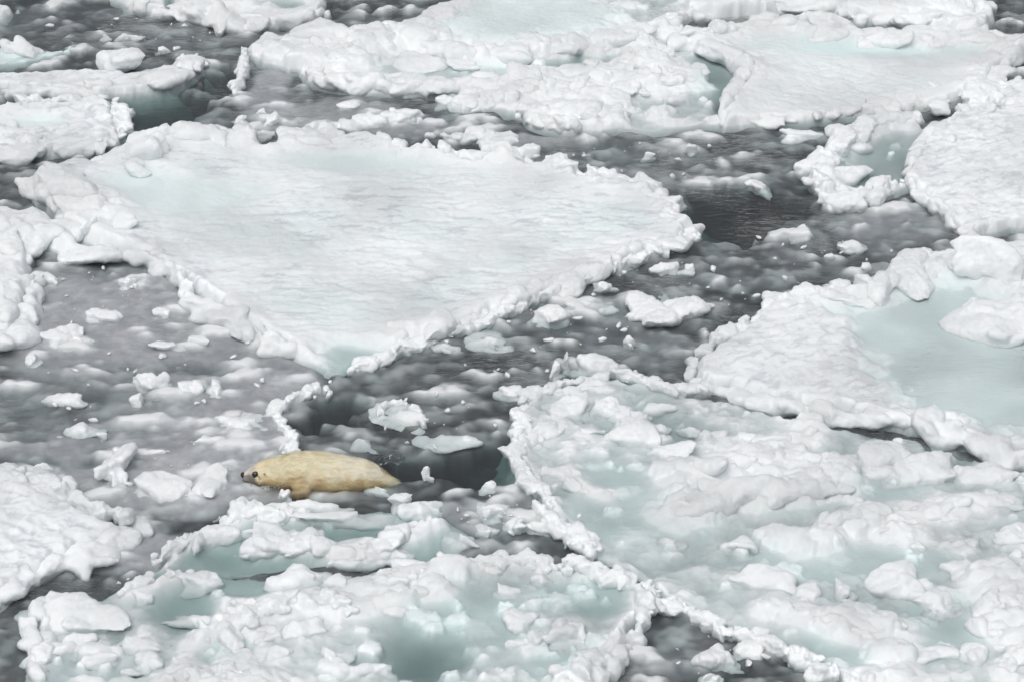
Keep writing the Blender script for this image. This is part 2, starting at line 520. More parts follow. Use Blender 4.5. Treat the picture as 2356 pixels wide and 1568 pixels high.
def floe(label, outline, base=0.09, backz=0.10, rough=0.009, edge=0.07, foot=1.1, pools=(), rubble=0, rub_h=(0.0, 0.06),
         rub_r=(0.03, 0.12), texture=None, step=0.014, wet=0.0, jag=1.0, seed=0.0, bumps=(), wetpools=0.2, ridges=(), ridge_name='rim', inner=0.0):
    g = np.random.default_rng(int(seed * 100) + 11)
    out = np.asarray(outline, float)
    cen = out.mean(0)
    # outline: back edges are seen at the top of the rim, front edges at the waterline
    P = []
    n = len(out)
    area = 0.5 * np.sum(out[:, 0] * np.roll(out[:, 1], -1) - np.roll(out[:, 0], -1) * out[:, 1])
    for i in range(n):
        t = out[(i + 1) % n] - out[i - 1]
        nrm = np.array([t[1], -t[0]]) * (1 if area > 0 else -1)
        up = -nrm[1] / (np.linalg.norm(nrm) + 1e-9)
        P.append(W(*out[i], backz * float(smooth(0.5 + up * 1.2)))[:2])
    P = np.array(P)
    FLOES.append(P)
    pad = 0.45
    x0, y0 = P.min(0) - pad; x1, y1 = P.max(0) + pad
    nx, ny = int((x1 - x0) / step) + 1, int((y1 - y0) / step) + 1
    X, Y = np.meshgrid(x0 + step * np.arange(nx), y0 + step * np.arange(ny))
    d = sdf_poly(X, Y, P)
    d = d + jag * (0.045 * fbm2(X, Y, 0.35, 3, seed=seed) + 0.02 * fbm2(X, Y, 0.09, 3, seed=seed + 5))
    top = base + rough * 1.6 * fbm2(X, Y, 0.8, 3, seed=seed + 1) + rough * fbm2(X, Y, 0.16, 4, 0.6, seed=seed + 2)
    wetm = np.full(X.shape, wet); fleck = np.zeros(X.shape); pan = np.zeros(X.shape)
    if texture == 'waves':        # wind-worked snow, short diagonal wavelets
        u = X * 0.9 - Y * 0.45; v = X * 0.45 + Y * 0.9
        top += 0.009 * smooth(0.55 + 0.8 * fbm2(X, Y, 1.2, 2, seed=seed + 20)) * fbm2(u / 2.2, v, 0.06, 3, 0.6, seed)
    elif texture == 'flakes':     # pitted crust
        u = X * 0.87 + Y * 0.5; v = -X * 0.5 + Y * 0.87
        q = fbm2(u / 2.4, v, 0.07, 4, 0.62, seed)
        top += 0.016 * smooth(0.45 + 0.9 * fbm2(X, Y, 0.9, 3, seed=seed + 20)) * np.clip(q, -0.5, 0.6)
        fleck = 0.6 * smooth((-q - 0.2) / 0.35)
    elif texture == 'wisps':      # long low drifts with grey scoured flecks
        q = fbm2(X / 3.2, Y, 0.09, 5, 0.62, seed)
        amp = smooth(0.5 + 0.9 * fbm2(X, Y, 1.1, 3, seed=seed + 20))
        top += (0.002 + 0.010 * amp) * q
        msk = smooth((fbm2(X, Y, 0.9, 2, seed=seed + 8) + 0.15) / 0.5)
        fleck = 0.7 * smooth((-q - 0.30) / 0.2) * msk
    elif texture == 'pits':
        q = fbm2(X / 1.5, Y, 0.10, 4, 0.6, seed)
        top += 0.014 * q
        fleck = 0.7 * smooth((-q - 0.2) / 0.3)
    for (px, py, rx, ry, z, soft) in pools:
        k = mpp(px, py); c = W(px, py, 0.0)
        sd_ = math.sin(math.atan2(CAM[2], math.hypot(*(c[:2] - CAM[:2]))))
        q = np.hypot((X - c[0]) / (rx * k), (Y - c[1]) / (ry * k / sd_)) + 0.22 * fbm2(X, Y, 0.3, 3, seed=px)
        m = smooth((1 + soft - q) / (2 * soft))
        top = top * (1 - m) + (z + 0.35 * rough * fbm2(X, Y, 0.25, 3, seed=py)) * m
        wetm = np.maximum(wetm, wetpools * m); fleck = fleck * (1 - m)
        if z > 0.03 or z < -0.05: pan = np.maximum(pan, m)
    if inner: wetm = np.maximum(wetm, inner * smooth((d - 0.12) / 0.3) * np.clip(0.8 + 0.8 * fbm2(X, Y, 0.7, 3, seed=seed + 9), 0, 1.3))
    for pts, w, h, st_ in ridges:
        RP = np.array([W(x, y, h * 0.45)[:2] for x, y in pts])
        bx0, by0 = RP.min(0) - 2.2 * w; bx1, by1 = RP.max(0) + 2.2 * w
        i0, i1 = max(0, int((bx0 - x0) / step)), max(0, int((bx1 - x0) / step)); j0, j1 = max(0, int((by0 - y0) / step)), max(0, int((by1 - y0) / step))
        sx, sy = X[j0:j1, i0:i1], Y[j0:j1, i0:i1]
        if sx.size == 0: continue
        dd = np.full(sx.shape, 9.0)
        for q in range(len(RP) - 1):
            e = RP[q + 1] - RP[q]
            t = np.clip(((sx - RP[q, 0]) * e[0] + (sy - RP[q, 1]) * e[1]) / (e @ e + 1e-9), 0, 1)
            dd = np.minimum(dd, np.hypot(sx - RP[q, 0] - t * e[0], sy - RP[q, 1] - t * e[1]))
        prof = np.exp(-(dd / (0.75 * w)) ** 2) * (0.75 + 0.5 * fbm2(sx, sy, 0.18, 3, seed=seed + 4))
        sub = top[j0:j1, i0:i1]
        sub += np.clip(h * 0.85 - sub, 0, 9) * np.clip(prof, 0, 1)
        wetm[j0:j1, i0:i1] *= 1 - smooth(prof * 1.6)
    if rubble:
        area_m = abs(0.5 * np.sum(P[:, 0] * np.roll(P[:, 1], -1) - np.roll(P[:, 0], -1) * P[:, 1]))
        for i in range(int(rubble * area_m)):
            cx, cy = g.uniform(x0, x1), g.uniform(y0, y1)
            ii, jj = int((cx - x0) / step), int((cy - y0) / step)
            if d[jj, ii] < 0.03 or pan[jj, ii] > 0.3 + 0.6 * g.random(): continue
            r = rub_r[0] + (rub_r[1] - rub_r[0]) * g.random() ** 2.2
            zc = top[jj, ii]
            tz = g.uniform(*rub_h)
            tz = max(tz, zc + 0.3 * r) if zc > 0.03 else tz
            splat(top, x0, y0, step, cx, cy, r * g.uniform(1.0, 1.9), r, g.normal() * 0.5, tz, min(zc, tz - 0.04) - 0.03, g.uniform(2, 3.2), None)
    top = top + smooth((top + 0.02) / 0.05) * ((0.0055 if rubble else 0.002) * fbm2(X, Y, 0.055, 3, 0.65, seed=seed + 6))
    wall = smooth((d + 0.012) / edge)
    under = -0.06 - np.clip(-d, 0, 9) * foot + 0.03 * fbm2(X, Y, 0.2, 3, seed=seed + 3) * smooth(-d / 0.1)
    Z = np.where(top > -0.05, under * (1 - wall) + top * wall, np.minimum(top, under * (1 - wall) + top * wall))
    wetm = np.maximum(wetm, 0.85 * smooth((0.01 - d) / 0.05))
    keep = d > -0.42
    f, used = grid_faces(nx, ny, keep)
    v = np.stack([X.ravel()[used], Y.ravel()[used], Z.ravel()[used]], 1)
    o3 = np.array([P[:, 0].mean(), P[:, 1].mean(), 0.0])
    root = bpy.data.objects.new('ice_floe', None); col.objects.link(root); root.location = o3
    root.empty_display_size = 0.3
    tag(root, label, 'ice floe', 'pack ice floes')
    me = mesh_from('floe_body', v - o3, f)
    float_attr(me, 'wet', np.clip(wetm.ravel()[used], 0, 1))
    float_attr(me, 'fleck', np.clip(fleck.ravel()[used], 0, 1))
    link('floe_body', me, root, M_SNOW)
    for pts, w, h, st_ in ridges:
        ridge(root, pts, w, h, st_, name=ridge_name)
    return root


# ------------------------------------------------------------------ the floes (traced in photo pixels, photo 2355 wide)
A = floe('largest flat snow-covered floe across the middle, pointed at its right end',
    ridges=[
        ([(300,318),(400,305),(500,300),(595,305)], .22, .17, 'soft'),
        ([(612,332),(690,322),(760,314),(825,322)], .20, .13, 'soft'),
        ([(832,318),(900,336),(980,346),(1060,352),(1140,356)], .19, .16, 'lumpy'),
        ([(1150,348),(1195,352)], .18, .2, 'lumpy'),
        ([(1210,370),(1280,380),(1345,400),(1420,418),(1500,432),(1550,468),(1588,498)], .24, .16, 'lumpy'),
        ([(1585,515),(1530,548),(1450,583),(1360,618),(1270,652),(1180,687),(1090,722),(1000,752),(930,776)], .2, .11, 'soft'),
        ([(1596,533),(1500,578),(1400,613),(1300,652),(1200,695),(1100,736),(1000,768),(900,806),(800,846)], .085, .06, 'crumb'),
        ([(250,565),(330,588),(400,622),(450,662),(510,708),(570,748),(640,783),(700,803)], .22, .11, 'soft'),
        ([(85,405),(130,430),(180,455),(230,480)], .34, .20, 'soft'),
        ([(215,360),(270,350),(300,330)], .24, .14, 'soft'),
        ([(150,500),(210,540),(270,560)], .3, .15, 'soft')], outline=[(57,400),(110,372),(160,348),(215,352),(265,328),(300,292),(335,284),(410,292),(480,278),(540,284),(600,284),(612,318),(690,304),
     (760,300),(850,302),(950,328),(1080,343),(1195,338),(1215,362),(1330,368),(1350,392),(1470,405),(1515,412),(1540,448),(1590,482),
     (1608,505),(1604,530),(1540,570),(1480,594),(1420,617),(1350,642),(1290,667),(1240,690),(1180,713),(1120,737),(1060,760),(1000,778),
     (940,797),(890,813),(840,833),(785,858),(740,850),(690,830),(640,802),(590,768),(540,742),(500,720),(470,692),(430,667),(400,647),(360,622),
     (320,603),(280,592),(240,577),(190,557),(140,532),(112,498),(75,458),(58,430)],
    base=0.065, texture='wisps', seed=1.0, inner=0.28, edge=0.12, foot=0.8,
    pools=[(430,460,190,45,0.04,0.5),(330,425,90,25,0.03,0.5),(820,385,180,25,0.045,0.5),(800,820,90,30,-0.03,0.4)], wetpools=0.55)
for x, y, w, h, n, st in [(350,338,130,98,3,'soft'),(298,378,95,58,2,'soft'),(160,425,160,110,4,'soft'),(238,452,85,55,2,'soft'),(228,512,130,85,4,'soft'),
                      (190,470,130,70,3,'soft'),(105,392,90,60,3,'soft'),(420,300,60,30,2,'soft'),(560,300,70,40,2,'soft'),(1260,510,120,28,1,'soft')]:
    heap(A, x, y, w, h, st, 'ice_block', 0.58, 0.05, n)

B = floe('broken floe at the top with heaped ridges, grey slush along its near side',
    ridges=[
        ([(545,200),(550,168),(560,132),(567,112)], .10, .08, 'crumb'),
        ([(575,110),(620,98),(690,88),(760,90),(830,85),(900,66),(960,52),(1010,24),(1060,12)], .26, .13, 'soft'),
        ([(630,122),(720,135),(800,142)], .36, .10, 'soft'),
        ([(698,150),(715,180),(800,197),(900,203),(1000,198),(1100,190),(1200,178),(1250,163)], .18, .10, 'soft'),
        ([(735,145),(790,115),(850,95)], .28, .13, 'lumpy'),
        ([(950,75),(1000,102),(1080,120),(1160,116),(1250,110),(1340,106),(1430,88),(1500,60),(1560,36)], .22, .14, 'soft'),
        ([(1450,140),(1500,128),(1545,150),(1500,182)], .3, .14, 'lumpy'),
        ([(1080,222),(1150,208),(1230,202),(1330,192),(1400,172)], .22, .09, 'lumpy'),
        ([(1200,255),(1300,243),(1400,232)], .2, .08, 'lumpy'),
        ([(1222,278),(1310,283),(1410,275)], .2, .11, 'lumpy'),
        ([(690,296),(750,282),(850,272),(945,270)], .14, .07, 'lumpy'),
        ([(1000,303),(1080,312),(1180,322)], .2, .03, 'lumpy')], ridge_name='ridge', outline=[(600,150),(566,125),(562,104),(600,86),(690,68),(740,76),(800,66),(870,52),(940,40),(960,26),(1000,10),(1060,-2),(1150,-60),(1650,-90),
     (1640,10),(1575,50),(1600,95),(1640,112),(1690,140),(1715,165),(1680,200),(1650,240),(1668,286),(1520,304),(1420,300),(1300,308),(1215,292),(1195,262),(1080,238),(1050,210),
     (900,217),(800,210),(715,195),(690,160)],
    base=-0.016, rough=0.02, seed=2.0, edge=0.08, backz=0.07, rubble=45, rub_h=(-0.02,0.05), rub_r=(0.04,0.16), wetpools=0.5,
    pools=[(1190,45,240,62,0.08,0.25),(1300,135,160,14,-0.09,0.4),(1640,180,60,45,-0.06,0.4),
           (1050,160,200,22,-0.015,0.4)])
for x, y, w, h, n, st in [(950,142,120,50,4,'soft'),(1060,140,100,40,3,'soft'),(1080,158,70,18,1,'soft'),(890,172,110,18,1,'soft'),(1075,225,90,50,4,'lumpy'),(1380,250,110,60,5,'lumpy'),
    (1520,160,110,70,5,'soft'),(1450,200,90,50,3,'soft'),(1370,150,50,22,1,'ice'),(800,240,55,20,2,'lumpy'),(1020,230,40,20,1,'soft'),(920,262,90,40,5,'crumb'),
    (1600,165,50,40,1,'soft'),(1480,205,50,30,2,'lumpy'),(1560,230,60,20,2,'soft'),(1100,175,90,28,3,'lumpy'),(1330,215,100,40,4,'lumpy')]:
    heap(B, x, y, w, h, st, 'hummock', 0.36, 0.0, n)

C = floe('floe at upper right with a broad smooth pan of wind-rippled snow inside a white rim',
    ridges=[
        ([(1572,82),(1620,98),(1680,132),(1730,162)], .26, .15, 'soft'),
        ([(1722,172),(1685,200),(1668,240),(1690,270)], .25, .11, 'soft'),
        ([(1580,58),(1680,62),(1780,56),(1880,62)], .22, .12, 'soft'),
        ([(1880,62),(1960,72),(2060,84),(2150,92),(2230,86),(2290,84)], .26, .15, 'soft'),
        ([(2380,100),(2330,110),(2290,145),(2252,182),(2232,196)], .3, .15, 'soft'),
        ([(2200,206),(2262,202)], .22, .1, 'soft'),
        ([(1690,278),(1800,268),(1900,258),(2050,246),(2180,228)], .13, .06, 'soft')], outline=[(1560,62),(1600,50),(1720,42),(1800,38),(1900,36),(2000,58),(2150,80),(2280,66),(2355,70),(2500,75),(2480,120),(2355,132),(2300,170),(2275,200),(2280,212),
     (2180,240),(2050,263),(1900,276),(1750,287),(1665,293),(1652,245),(1680,205),(1715,168),(1690,140),(1640,112),(1600,95)],
    base=0.05, texture='waves', seed=3.0, inner=0.25, edge=0.1, pools=[(2050,115,290,26,0.03,0.5)], wetpools=0.85)
for x, y, w, h, n, st in [(1810,50,120,45,3,'soft'),(2040,88,140,50,4,'soft'),(1660,60,70,50,2,'soft'),(2110,40,120,50,3,'soft')]:
    heap(C, x, y, w, h, st, 'ice_block', 0.5, 0.05, n)

D = floe('rough snow floe cut off by the right frame edge, next to the ring of ice',
    ridges=[([(2360,190),(2300,212),(2240,238),(2185,262)], .2, .13, 'lumpy'), ([(2165,285),(2130,320),(2100,365),(2090,395)], .17, .09, 'soft'),
        ([(2095,405),(2115,435),(2160,473),(2200,512),(2230,542)], .17, .08, 'soft'), ([(2190,340),(2260,330),(2350,300)], .2, .08, 'soft')], outline=[(2600,140),(2355,172),(2300,192),(2260,230),(2200,252),(2160,272),(2128,312),(2082,380),(2070,402),(2100,432),(2150,482),(2200,530),(2236,543),(2355,528),(2600,500)],
    base=0.08, texture='flakes', seed=4.0, rough=0.014)
for x, y, w, h, n in [(2163,250,50,40,1),(2185,322,60,40,2),(2340,235,60,45,3)]:
    heap(D, x, y, w, h, 'soft', 'ice_block', 0.5, 0.03, n)

E = floe('small C-shaped ring of ice curled round a green pool at upper right',
    ridges=[([(2115,265),(2050,270),(1990,286),(1940,302)], .2, .13, 'lumpy'), ([(1940,305),(1905,340),(1888,375),(1885,400)], .24, .12, 'lumpy'), ([(1885,402),(1912,430),(1960,446),(2020,440),(2072,424)], .2, .14, 'lumpy')],
    outline=[(1912,290),(1950,278),(2010,265),(2090,256),(2128,265),(2150,300),(2090,380),(2088,430),(2040,456),(1980,473),(1930,471),(1890,446),(1860,420),(1855,385),(1870,350),(1892,330)],
    base=-0.05, seed=5.0, pools=[(2010,350,90,55,-0.05,0.3)], rubble=25, rub_h=(-0.05,0.02))
heap(E, 1968, 335, 70, 40, 'soft', 'ice_block', 0.5, 0, 2)
heap(E, 1925, 300, 50, 50, 'soft', 'ice_block', 0.5, 0, 2)
heap(E, 1950, 395, 110, 40, 'soft', 'ice_block', 0.4, 0, 3)

F = floe('floe on the right holding a pale green melt pool, its left tip crusted with snow',
    ridges=[
        ([(1640,775),(1700,745),(1780,712),(1860,684),(1930,668)], .2, .11, 'lumpy'), ([(1930,665),(2000,655),(2060,622),(2130,610),(2190,598)], .24, .14, 'lumpy'),
        ([(1602,850),(1612,818),(1640,788)], .14, .07, 'soft'),
        ([(1612,862),(1680,890),(1780,918),(1850,930)], .16, .08, 'soft'), ([(1850,930),(1950,948),(2050,968),(2150,990),(2250,1010),(2360,1036)], .2, .11, 'soft')], outline=[(1585,850),(1600,806),(1650,771),(1700,736),(1770,700),(1830,680),(1900,656),(1970,641),(2040,611),(2090,592),(2150,580),(2200,560),(2240,548),(2355,530),(2650,480),
     (2650,1110),(2355,1048),(2280,1032),(2180,1012),(2080,987),(1980,962),(1880,942),(1780,930),(1700,902),(1620,882),(1590,870)],
    base=0.075, texture='flakes', seed=6.0, rough=0.012, edge=0.1,
    pools=[(2150,740,230,100,-0.006,0.2),(2330,850,330,150,-0.006,0.2),(2000,690,90,25,-0.008,0.3)], wetpools=0.6)
for x, y, w, h, n, st in [(2120,620,120,60,3,'lumpy'),(2020,645,80,40,2,'lumpy'),(1830,705,110,45,4,'lumpy'),
    (1940,690,130,50,4,'lumpy'),(1780,740,80,26,1,'ice'),(1900,670,50,30,2,'ice'),(2190,960,90,50,3,'soft')]:
    heap(F, x, y, w, h, st, 'ice_block', 0.5, 0.0, n)
heap(F, 2300, 590, 190, 112, 'soft', 'ice_block', 0.72, 0.08, 5)
heap(F, 2262, 622, 110, 70, 'soft', 'ice_block', 0.6, 0.0, 4, 0.0, M_BLUE)
heap(F, 2320, 735, 240, 125, 'soft', 'ice_slab', 0.34, -0.01, 8)

G = floe('wide rubble floe filling the lower right, its hummocks standing in pale green meltwater',
    ridges=[
        ([(1195,1000),(1200,1060),(1235,1115),(1262,1160)], .09, .05, 'crumb'), ([(1262,1160),(1298,1203),(1333,1243),(1350,1268)], .11, .06, 'crumb'),
        ([(1288,1288),(1350,1292),(1420,1312),(1484,1338)], .17, .09, 'crumb'), ([(1484,1335),(1520,1374),(1600,1404),(1680,1448)], .10, .07, 'crumb'),
        ([(1680,1448),(1760,1480),(1850,1515),(1930,1562)], .12, .08, 'crumb'),
        ([(1205,915),(1255,885),(1330,872),(1410,857),(1480,866),(1560,886),(1640,896)], .09, .05, 'crumb'), ([(1195,935),(1188,965),(1190,1000)], .1, .05, 'crumb'),
        ([(1245,1080),(1300,1075),(1340,1110),(1390,1135)], .13, .03, 'soft'),
        ([(1560,1085),(1640,1066),(1760,1062)], .22, .10, 'soft'), ([(1560,1160),(1640,1140),(1740,1120),(1840,1110),(1920,1085)], .26, .14, 'soft'),
        ([(1700,1010),(1780,1016),(1870,996)], .16, .07, 'soft'), ([(1840,965),(1880,962)], .12, .07, 'soft'),
        ([(1840,1238),(1920,1215),(1985,1185),(2080,1210)], .2, .11, 'lumpy'), ([(1765,1388),(1850,1398),(1950,1424),(2080,1442)], .16, .09, 'soft'),
        ([(1870,1410),(1930,1442),(2000,1462),(2050,1502),(2075,1530)], .16, .05, 'soft'), ([(2290,1425),(2340,1468),(2325,1535)], .16, .09, 'lumpy'),
        ([(2290,1320),(2330,1350),(2350,1400)], .3, .12, 'lumpy'), ([(1940,1560),(2000,1552),(2080,1562)], .2, .1, 'lumpy'),
        ([(1700,1050),(1830,1050),(1920,1045)], .14, .06, 'soft'), ([(2060,1180),(2150,1165),(2250,1150)], .16, .04, 'soft')], ridge_name='ridge', outline=[(1178,955),(1200,908),(1240,888),(1320,872),(1400,852),(1450,857),(1540,876),(1600,890),(1680,906),(1750,926),(1860,950),(2000,975),(2150,1010),(2355,1060),(2700,1130),(2750,1700),
     (2000,1640),(1960,1575),(1920,1548),(1860,1514),(1780,1484),(1680,1444),(1600,1404),(1525,1366),(1480,1325),(1400,1290),(1350,1272),(1335,1250),(1300,1202),(1262,1168),(1240,1132),
     (1210,1092),(1186,1060),(1180,1010)],
    base=-0.030, rough=0.022, seed=7.0, edge=0.08, backz=0.04, rubble=70, rub_h=(-0.028,0.018), rub_r=(0.025,0.13),
    pools=[(1480,1190,190,60,-0.022,0.4),(1950,1290,260,40,-0.026,0.4),(1800,1160,130,20,-0.036,0.4),(2000,1480,180,70,-0.03,0.4),(2200,1420,120,60,-0.028,0.4),
           (2000,1110,140,30,-0.03,0.4),(1400,1120,100,60,-0.024,0.4)], wetpools=0.55)
for x, y, w, h, n, st in [(1465,1005,110,60,4,'soft'),(1540,1040,120,40,4,'lumpy'),(2030,1045,150,75,3,'soft'),(2120,1080,170,75,5,'soft'),(2270,1090,190,80,6,'soft'),(2260,1150,200,55,4,'soft'),(1710,1250,105,42,1,'lumpy'),
    (1880,1256,120,16,2,'soft'),(2215,1245,85,34,2,'lumpy'),(2230,1310,85,75,3,'lumpy'),(1765,1330,130,65,4,'soft'),(1870,1355,58,70,2,'soft'),(1930,1352,38,55,1,'soft'),(2040,1340,160,85,4,'soft'),
    (2165,1375,100,70,5,'lumpy'),(2130,1500,140,65,3,'soft'),(2240,1500,75,60,2,'soft'),(2100,1255,65,28,2,'lumpy'),(1300,940,110,50,3,'lumpy'),(1260,985,90,70,3,'ice'),
    (1380,890,90,28,2,'soft'),(1400,930,60,50,3,'lumpy'),(1350,995,90,24,1,'ice'),(1240,1005,60,40,2,'ice'),(1520,940,70,24,1,'soft'),(1620,940,90,30,3,'lumpy'),
    (1690,1045,60,40,2,'soft'),(1600,925,80,26,2,'soft'),(2200,1190,90,24,2,'lumpy'),(1810,1160,60,24,2,'lumpy'),(1540,1245,80,32,3,'lumpy'),(2010,1085,80,34,2,'ice'),
    (2330,1230,90,50,4,'lumpy'),(1430,950,60,40,3,'lumpy'),(1650,1000,50,30,2,'soft'),(1950,1165,120,20,2,'soft'),(2330,1290,90,50,4,'lumpy'),(1480,960,50,34,2,'lumpy'),
    (1395,1008,70,26,2,'ice'),(1330,1015,60,24,2,'lumpy'),(1430,985,40,24,1,'lumpy'),(1580,985,70,24,2,'lumpy'),(1515,985,46,20,1,'soft'),(1350,925,46,30,2,'ice'),(1290,900,60,30,3,'crumb')]:
    heap(G, x, y, w, h, st, 'hummock', 0.33, -0.018, n)

H = floe('slushy floe at the bottom centre, rimmed on its right side by a crumbly white ridge',
    ridges=[
        ([(60,1540),(76,1470),(92,1405),(112,1362)], .16, .06, 'soft'),
        ([(1010,1292),(1100,1284),(1200,1278),(1285,1292)], .09, .06, 'crumb'), ([(1482,1352),(1476,1395),(1450,1432),(1440,1470)], .13, .10, 'lumpy'),
        ([(1440,1465),(1400,1500),(1368,1525),(1372,1560),(1290,1575)], .17, .11, 'lumpy'),
        ([(480,1455),(560,1412),(650,1378),(740,1362),(800,1384)], .2, .09, 'crumb'), ([(390,1562),(480,1543),(560,1548),(650,1564)], .2, .11, 'lumpy'),
        ([(290,1350),(360,1320),(420,1310)], .12, .05, 'crumb'), ([(840,1345),(900,1330),(1000,1300)], .14, .07, 'lumpy'), ([(830,1385),(900,1375),(1010,1350)], .14, .06, 'soft')], ridge_name='ridge', outline=[(55,1600),(72,1480),(88,1400),(108,1352),(150,1350),(215,1362),(275,1332),(370,1310),(480,1300),(600,1310),(700,1300),(850,1302),(1000,1276),(1100,1278),(1230,1268),(1290,1290),(1400,1304),
     (1470,1338),(1488,1352),(1482,1400),(1452,1450),(1450,1490),(1410,1532),(1370,1600)],
    base=-0.022, rough=0.022, seed=8.0, edge=0.08, backz=0.03, rubble=80, rub_h=(-0.02,0.03), rub_r=(0.025,0.12),
    pools=[(1060,1420,190,80,-0.028,0.4),(1350,1370,110,40,-0.036,0.4),(1350,1520,130,60,-0.022,0.4),(970,1510,100,45,-0.11,0.8),(420,1390,70,60,-0.07,0.5),(520,1490,50,30,-0.05,0.5),(560,1330,130,30,-0.06,0.5)], wetpools=0.6)
for x, y, w, h, n, st in [(180,1395,200,110,4,'soft'),(960,1310,200,70,2,'ice'),(900,1392,100,45,2,'soft'),(1195,1420,75,62,2,'soft'),(1315,1450,110,95,4,'lumpy'),(1180,1480,50,24,1,'ice'),
    (1228,1470,34,42,1,'ice'),(680,1322,110,55,3,'lumpy'),(740,1380,130,70,4,'soft'),(310,1480,150,45,3,'lumpy'),(235,1512,90,40,1,'ice'),(340,1515,80,45,3,'lumpy'),(560,1500,85,36,1,'ice'),
    (640,1500,80,36,2,'ice'),(160,1470,120,60,4,'lumpy'),(850,1540,120,40,3,'lumpy'),(700,1440,110,50,5,'crumb'),(600,1450,110,46,5,'crumb'),(470,1330,90,40,4,'crumb'),(1130,1305,50,34,2,'soft'),
    (1240,1330,70,30,3,'lumpy'),(1170,1360,60,26,2,'lumpy'),(450,1420,110,26,2,'ice'),(760,1510,90,40,3,'crumb'),(100,1500,60,60,3,'lumpy'),(560,1385,70,24,2,'ice'),(330,1370,60,22,2,'lumpy'),(770,1330,60,40,3,'crumb')]:
    heap(H, x, y, w, h, st, 'hummock', 0.38, -0.01, n)

I = floe('low raft of tilted slabs and green water just below the seal',
    ridges=[([(590,1248),(680,1238),(760,1262),(850,1262),(925,1225),(1000,1195)], .15, .07, 'lumpy'), ([(530,1180),(600,1165),(680,1172)], .14, .06, 'crumb'),
        ([(515,1195),(480,1222),(440,1225)], .13, .07, 'lumpy'), ([(430,1225),(405,1255),(375,1282)], .11, .06, 'crumb'), ([(760,1285),(830,1290),(900,1278)], .16, .04, 'soft')], ridge_name='ridge', outline=[(525,1180),(560,1152),(640,1145),(720,1142),(800,1155),(900,1158),(930,1140),(1000,1140),(1022,1172),(1090,1215),(1060,1265),(960,1275),(850,1295),(700,1295),(560,1305),(430,1310),(310,1318),(370,1288),(400,1245),(420,1205),(480,1212)],
    base=-0.045, rough=0.016, seed=9.0, edge=0.12, backz=0.02, rubble=40, rub_h=(-0.09,0.01), rub_r=(0.02,0.07), wet=0.6, wetpools=0.9,
    pools=[(620,1265,160,35,-0.085,0.5),(830,1215,160,14,-0.07,0.5)])
for x, y, w, h, n, st in [(790,1185,240,42,1,'ice'),(650,1185,70,45,1,'ice'),(700,1165,170,22,1,'ice'),(965,1165,110,48,2,'ice'),(1058,1238,85,52,1,'ice'),(580,1225,70,18,1,'ice'),(850,1255,160,50,3,'soft'),
    (760,1270,90,26,3,'crumb')]:
    heap(I, x, y, w, h, st, 'slab', 0.36, -0.02, n)

J = floe('pitted white floe at lower left, rising to a small peak at its right tip',
    ridges=[([(-80,1062),(0,1072),(60,1085),(120,1118),(210,1156),(285,1180)], .17, .12, 'lumpy'), ([(300,1190),(280,1225),(200,1262),(100,1300),(0,1355),(-60,1400)], .2, .09, 'soft')], outline=[(-250,1030),(0,1046),(60,1066),(110,1100),(150,1112),(215,1146),(270,1166),(292,1158),(316,1190),(300,1222),(260,1252),(200,1278),(120,1314),(60,1350),(0,1395),(-60,1440),(-250,1470)],
    base=0.09, texture='pits', seed=10.0, edge=0.16, rough=0.02, foot=0.8)
heap(J, 292, 1178, 40, 50, 'soft', 'peak', 0.6, 0.06, 2)

K = floe('lumpy floe end poking in at the left edge, midway up',
    ridges=[([(0,480),(35,510),(62,550),(62,590)], .28, .15, 'soft'), ([(50,640),(45,690),(35,740),(10,785)], .22, .13, 'soft'), ([(60,650),(90,628),(120,632)], .1, .07, 'lumpy')], outline=[(-250,440),(0,462),(40,500),(70,540),(82,580),(62,625),(120,618),(105,640),(62,680),(52,740),(40,782),(0,802),(-250,850)],
    base=0.09, seed=11.0, rough=0.03, edge=0.1)
for x, y, w, h, n in [(20,560,100,90,4),(15,720,80,80,3)]:
    heap(K, x, y, w, h, 'soft', 'ice_block', 0.5, 0.04, n)

L = floe('rough-topped floe at the left edge just above the largest floe',
    ridges=[([(0,255),(70,235),(150,232),(230,232)], .24, .10, 'lumpy'), ([(255,240),(262,268),(275,295)], .13, .08, 'crumb'), ([(270,318),(190,338),(90,348),(0,350)], .18, .09, 'soft')], outline=[(-250,260),(0,236),(60,222),(150,222),(220,216),(262,230),(264,260),(276,286),(290,302),(270,326),(200,346),(100,361),(0,364),(-250,370)],
    base=0.08, texture='pits', seed=12.0, rough=0.025, pools=[(60,290,90,14,0.02,0.5)], wetpools=0.5)
for x, y, w, h, n in [(70,325,80,40,3),(28,284,28,18,1),(200,318,60,24,2)]:
    heap(L, x, y, w, h, 'soft', 'ice_block', 0.45, 0.05, n)

N_ = floe('flat floe at upper left carrying big smooth snow blocks',
    ridges=[([(30,205),(100,205),(180,203),(230,210)], .16, .08, 'soft'), ([(410,140),(440,138),(465,140)], .12, .1, 'crumb')], outline=[(-250,150),(0,150),(90,148),(180,148),(300,150),(400,135),(440,128),(470,132),(462,165),(435,195),(390,206),(330,216),(230,222),(100,214),(0,205),(-250,200)],
    base=0.055, texture='flakes', seed=13.0, rough=0.012)

O_ = floe('thin grey plate at the far left edge with a single white block on it',
    [(-200,90),(0,88),(110,92),(158,98),(166,106),(130,130),(60,146),(0,148),(-200,150)], base=0.012, seed=14.0, rough=0.01, edge=0.05, wet=0.7)

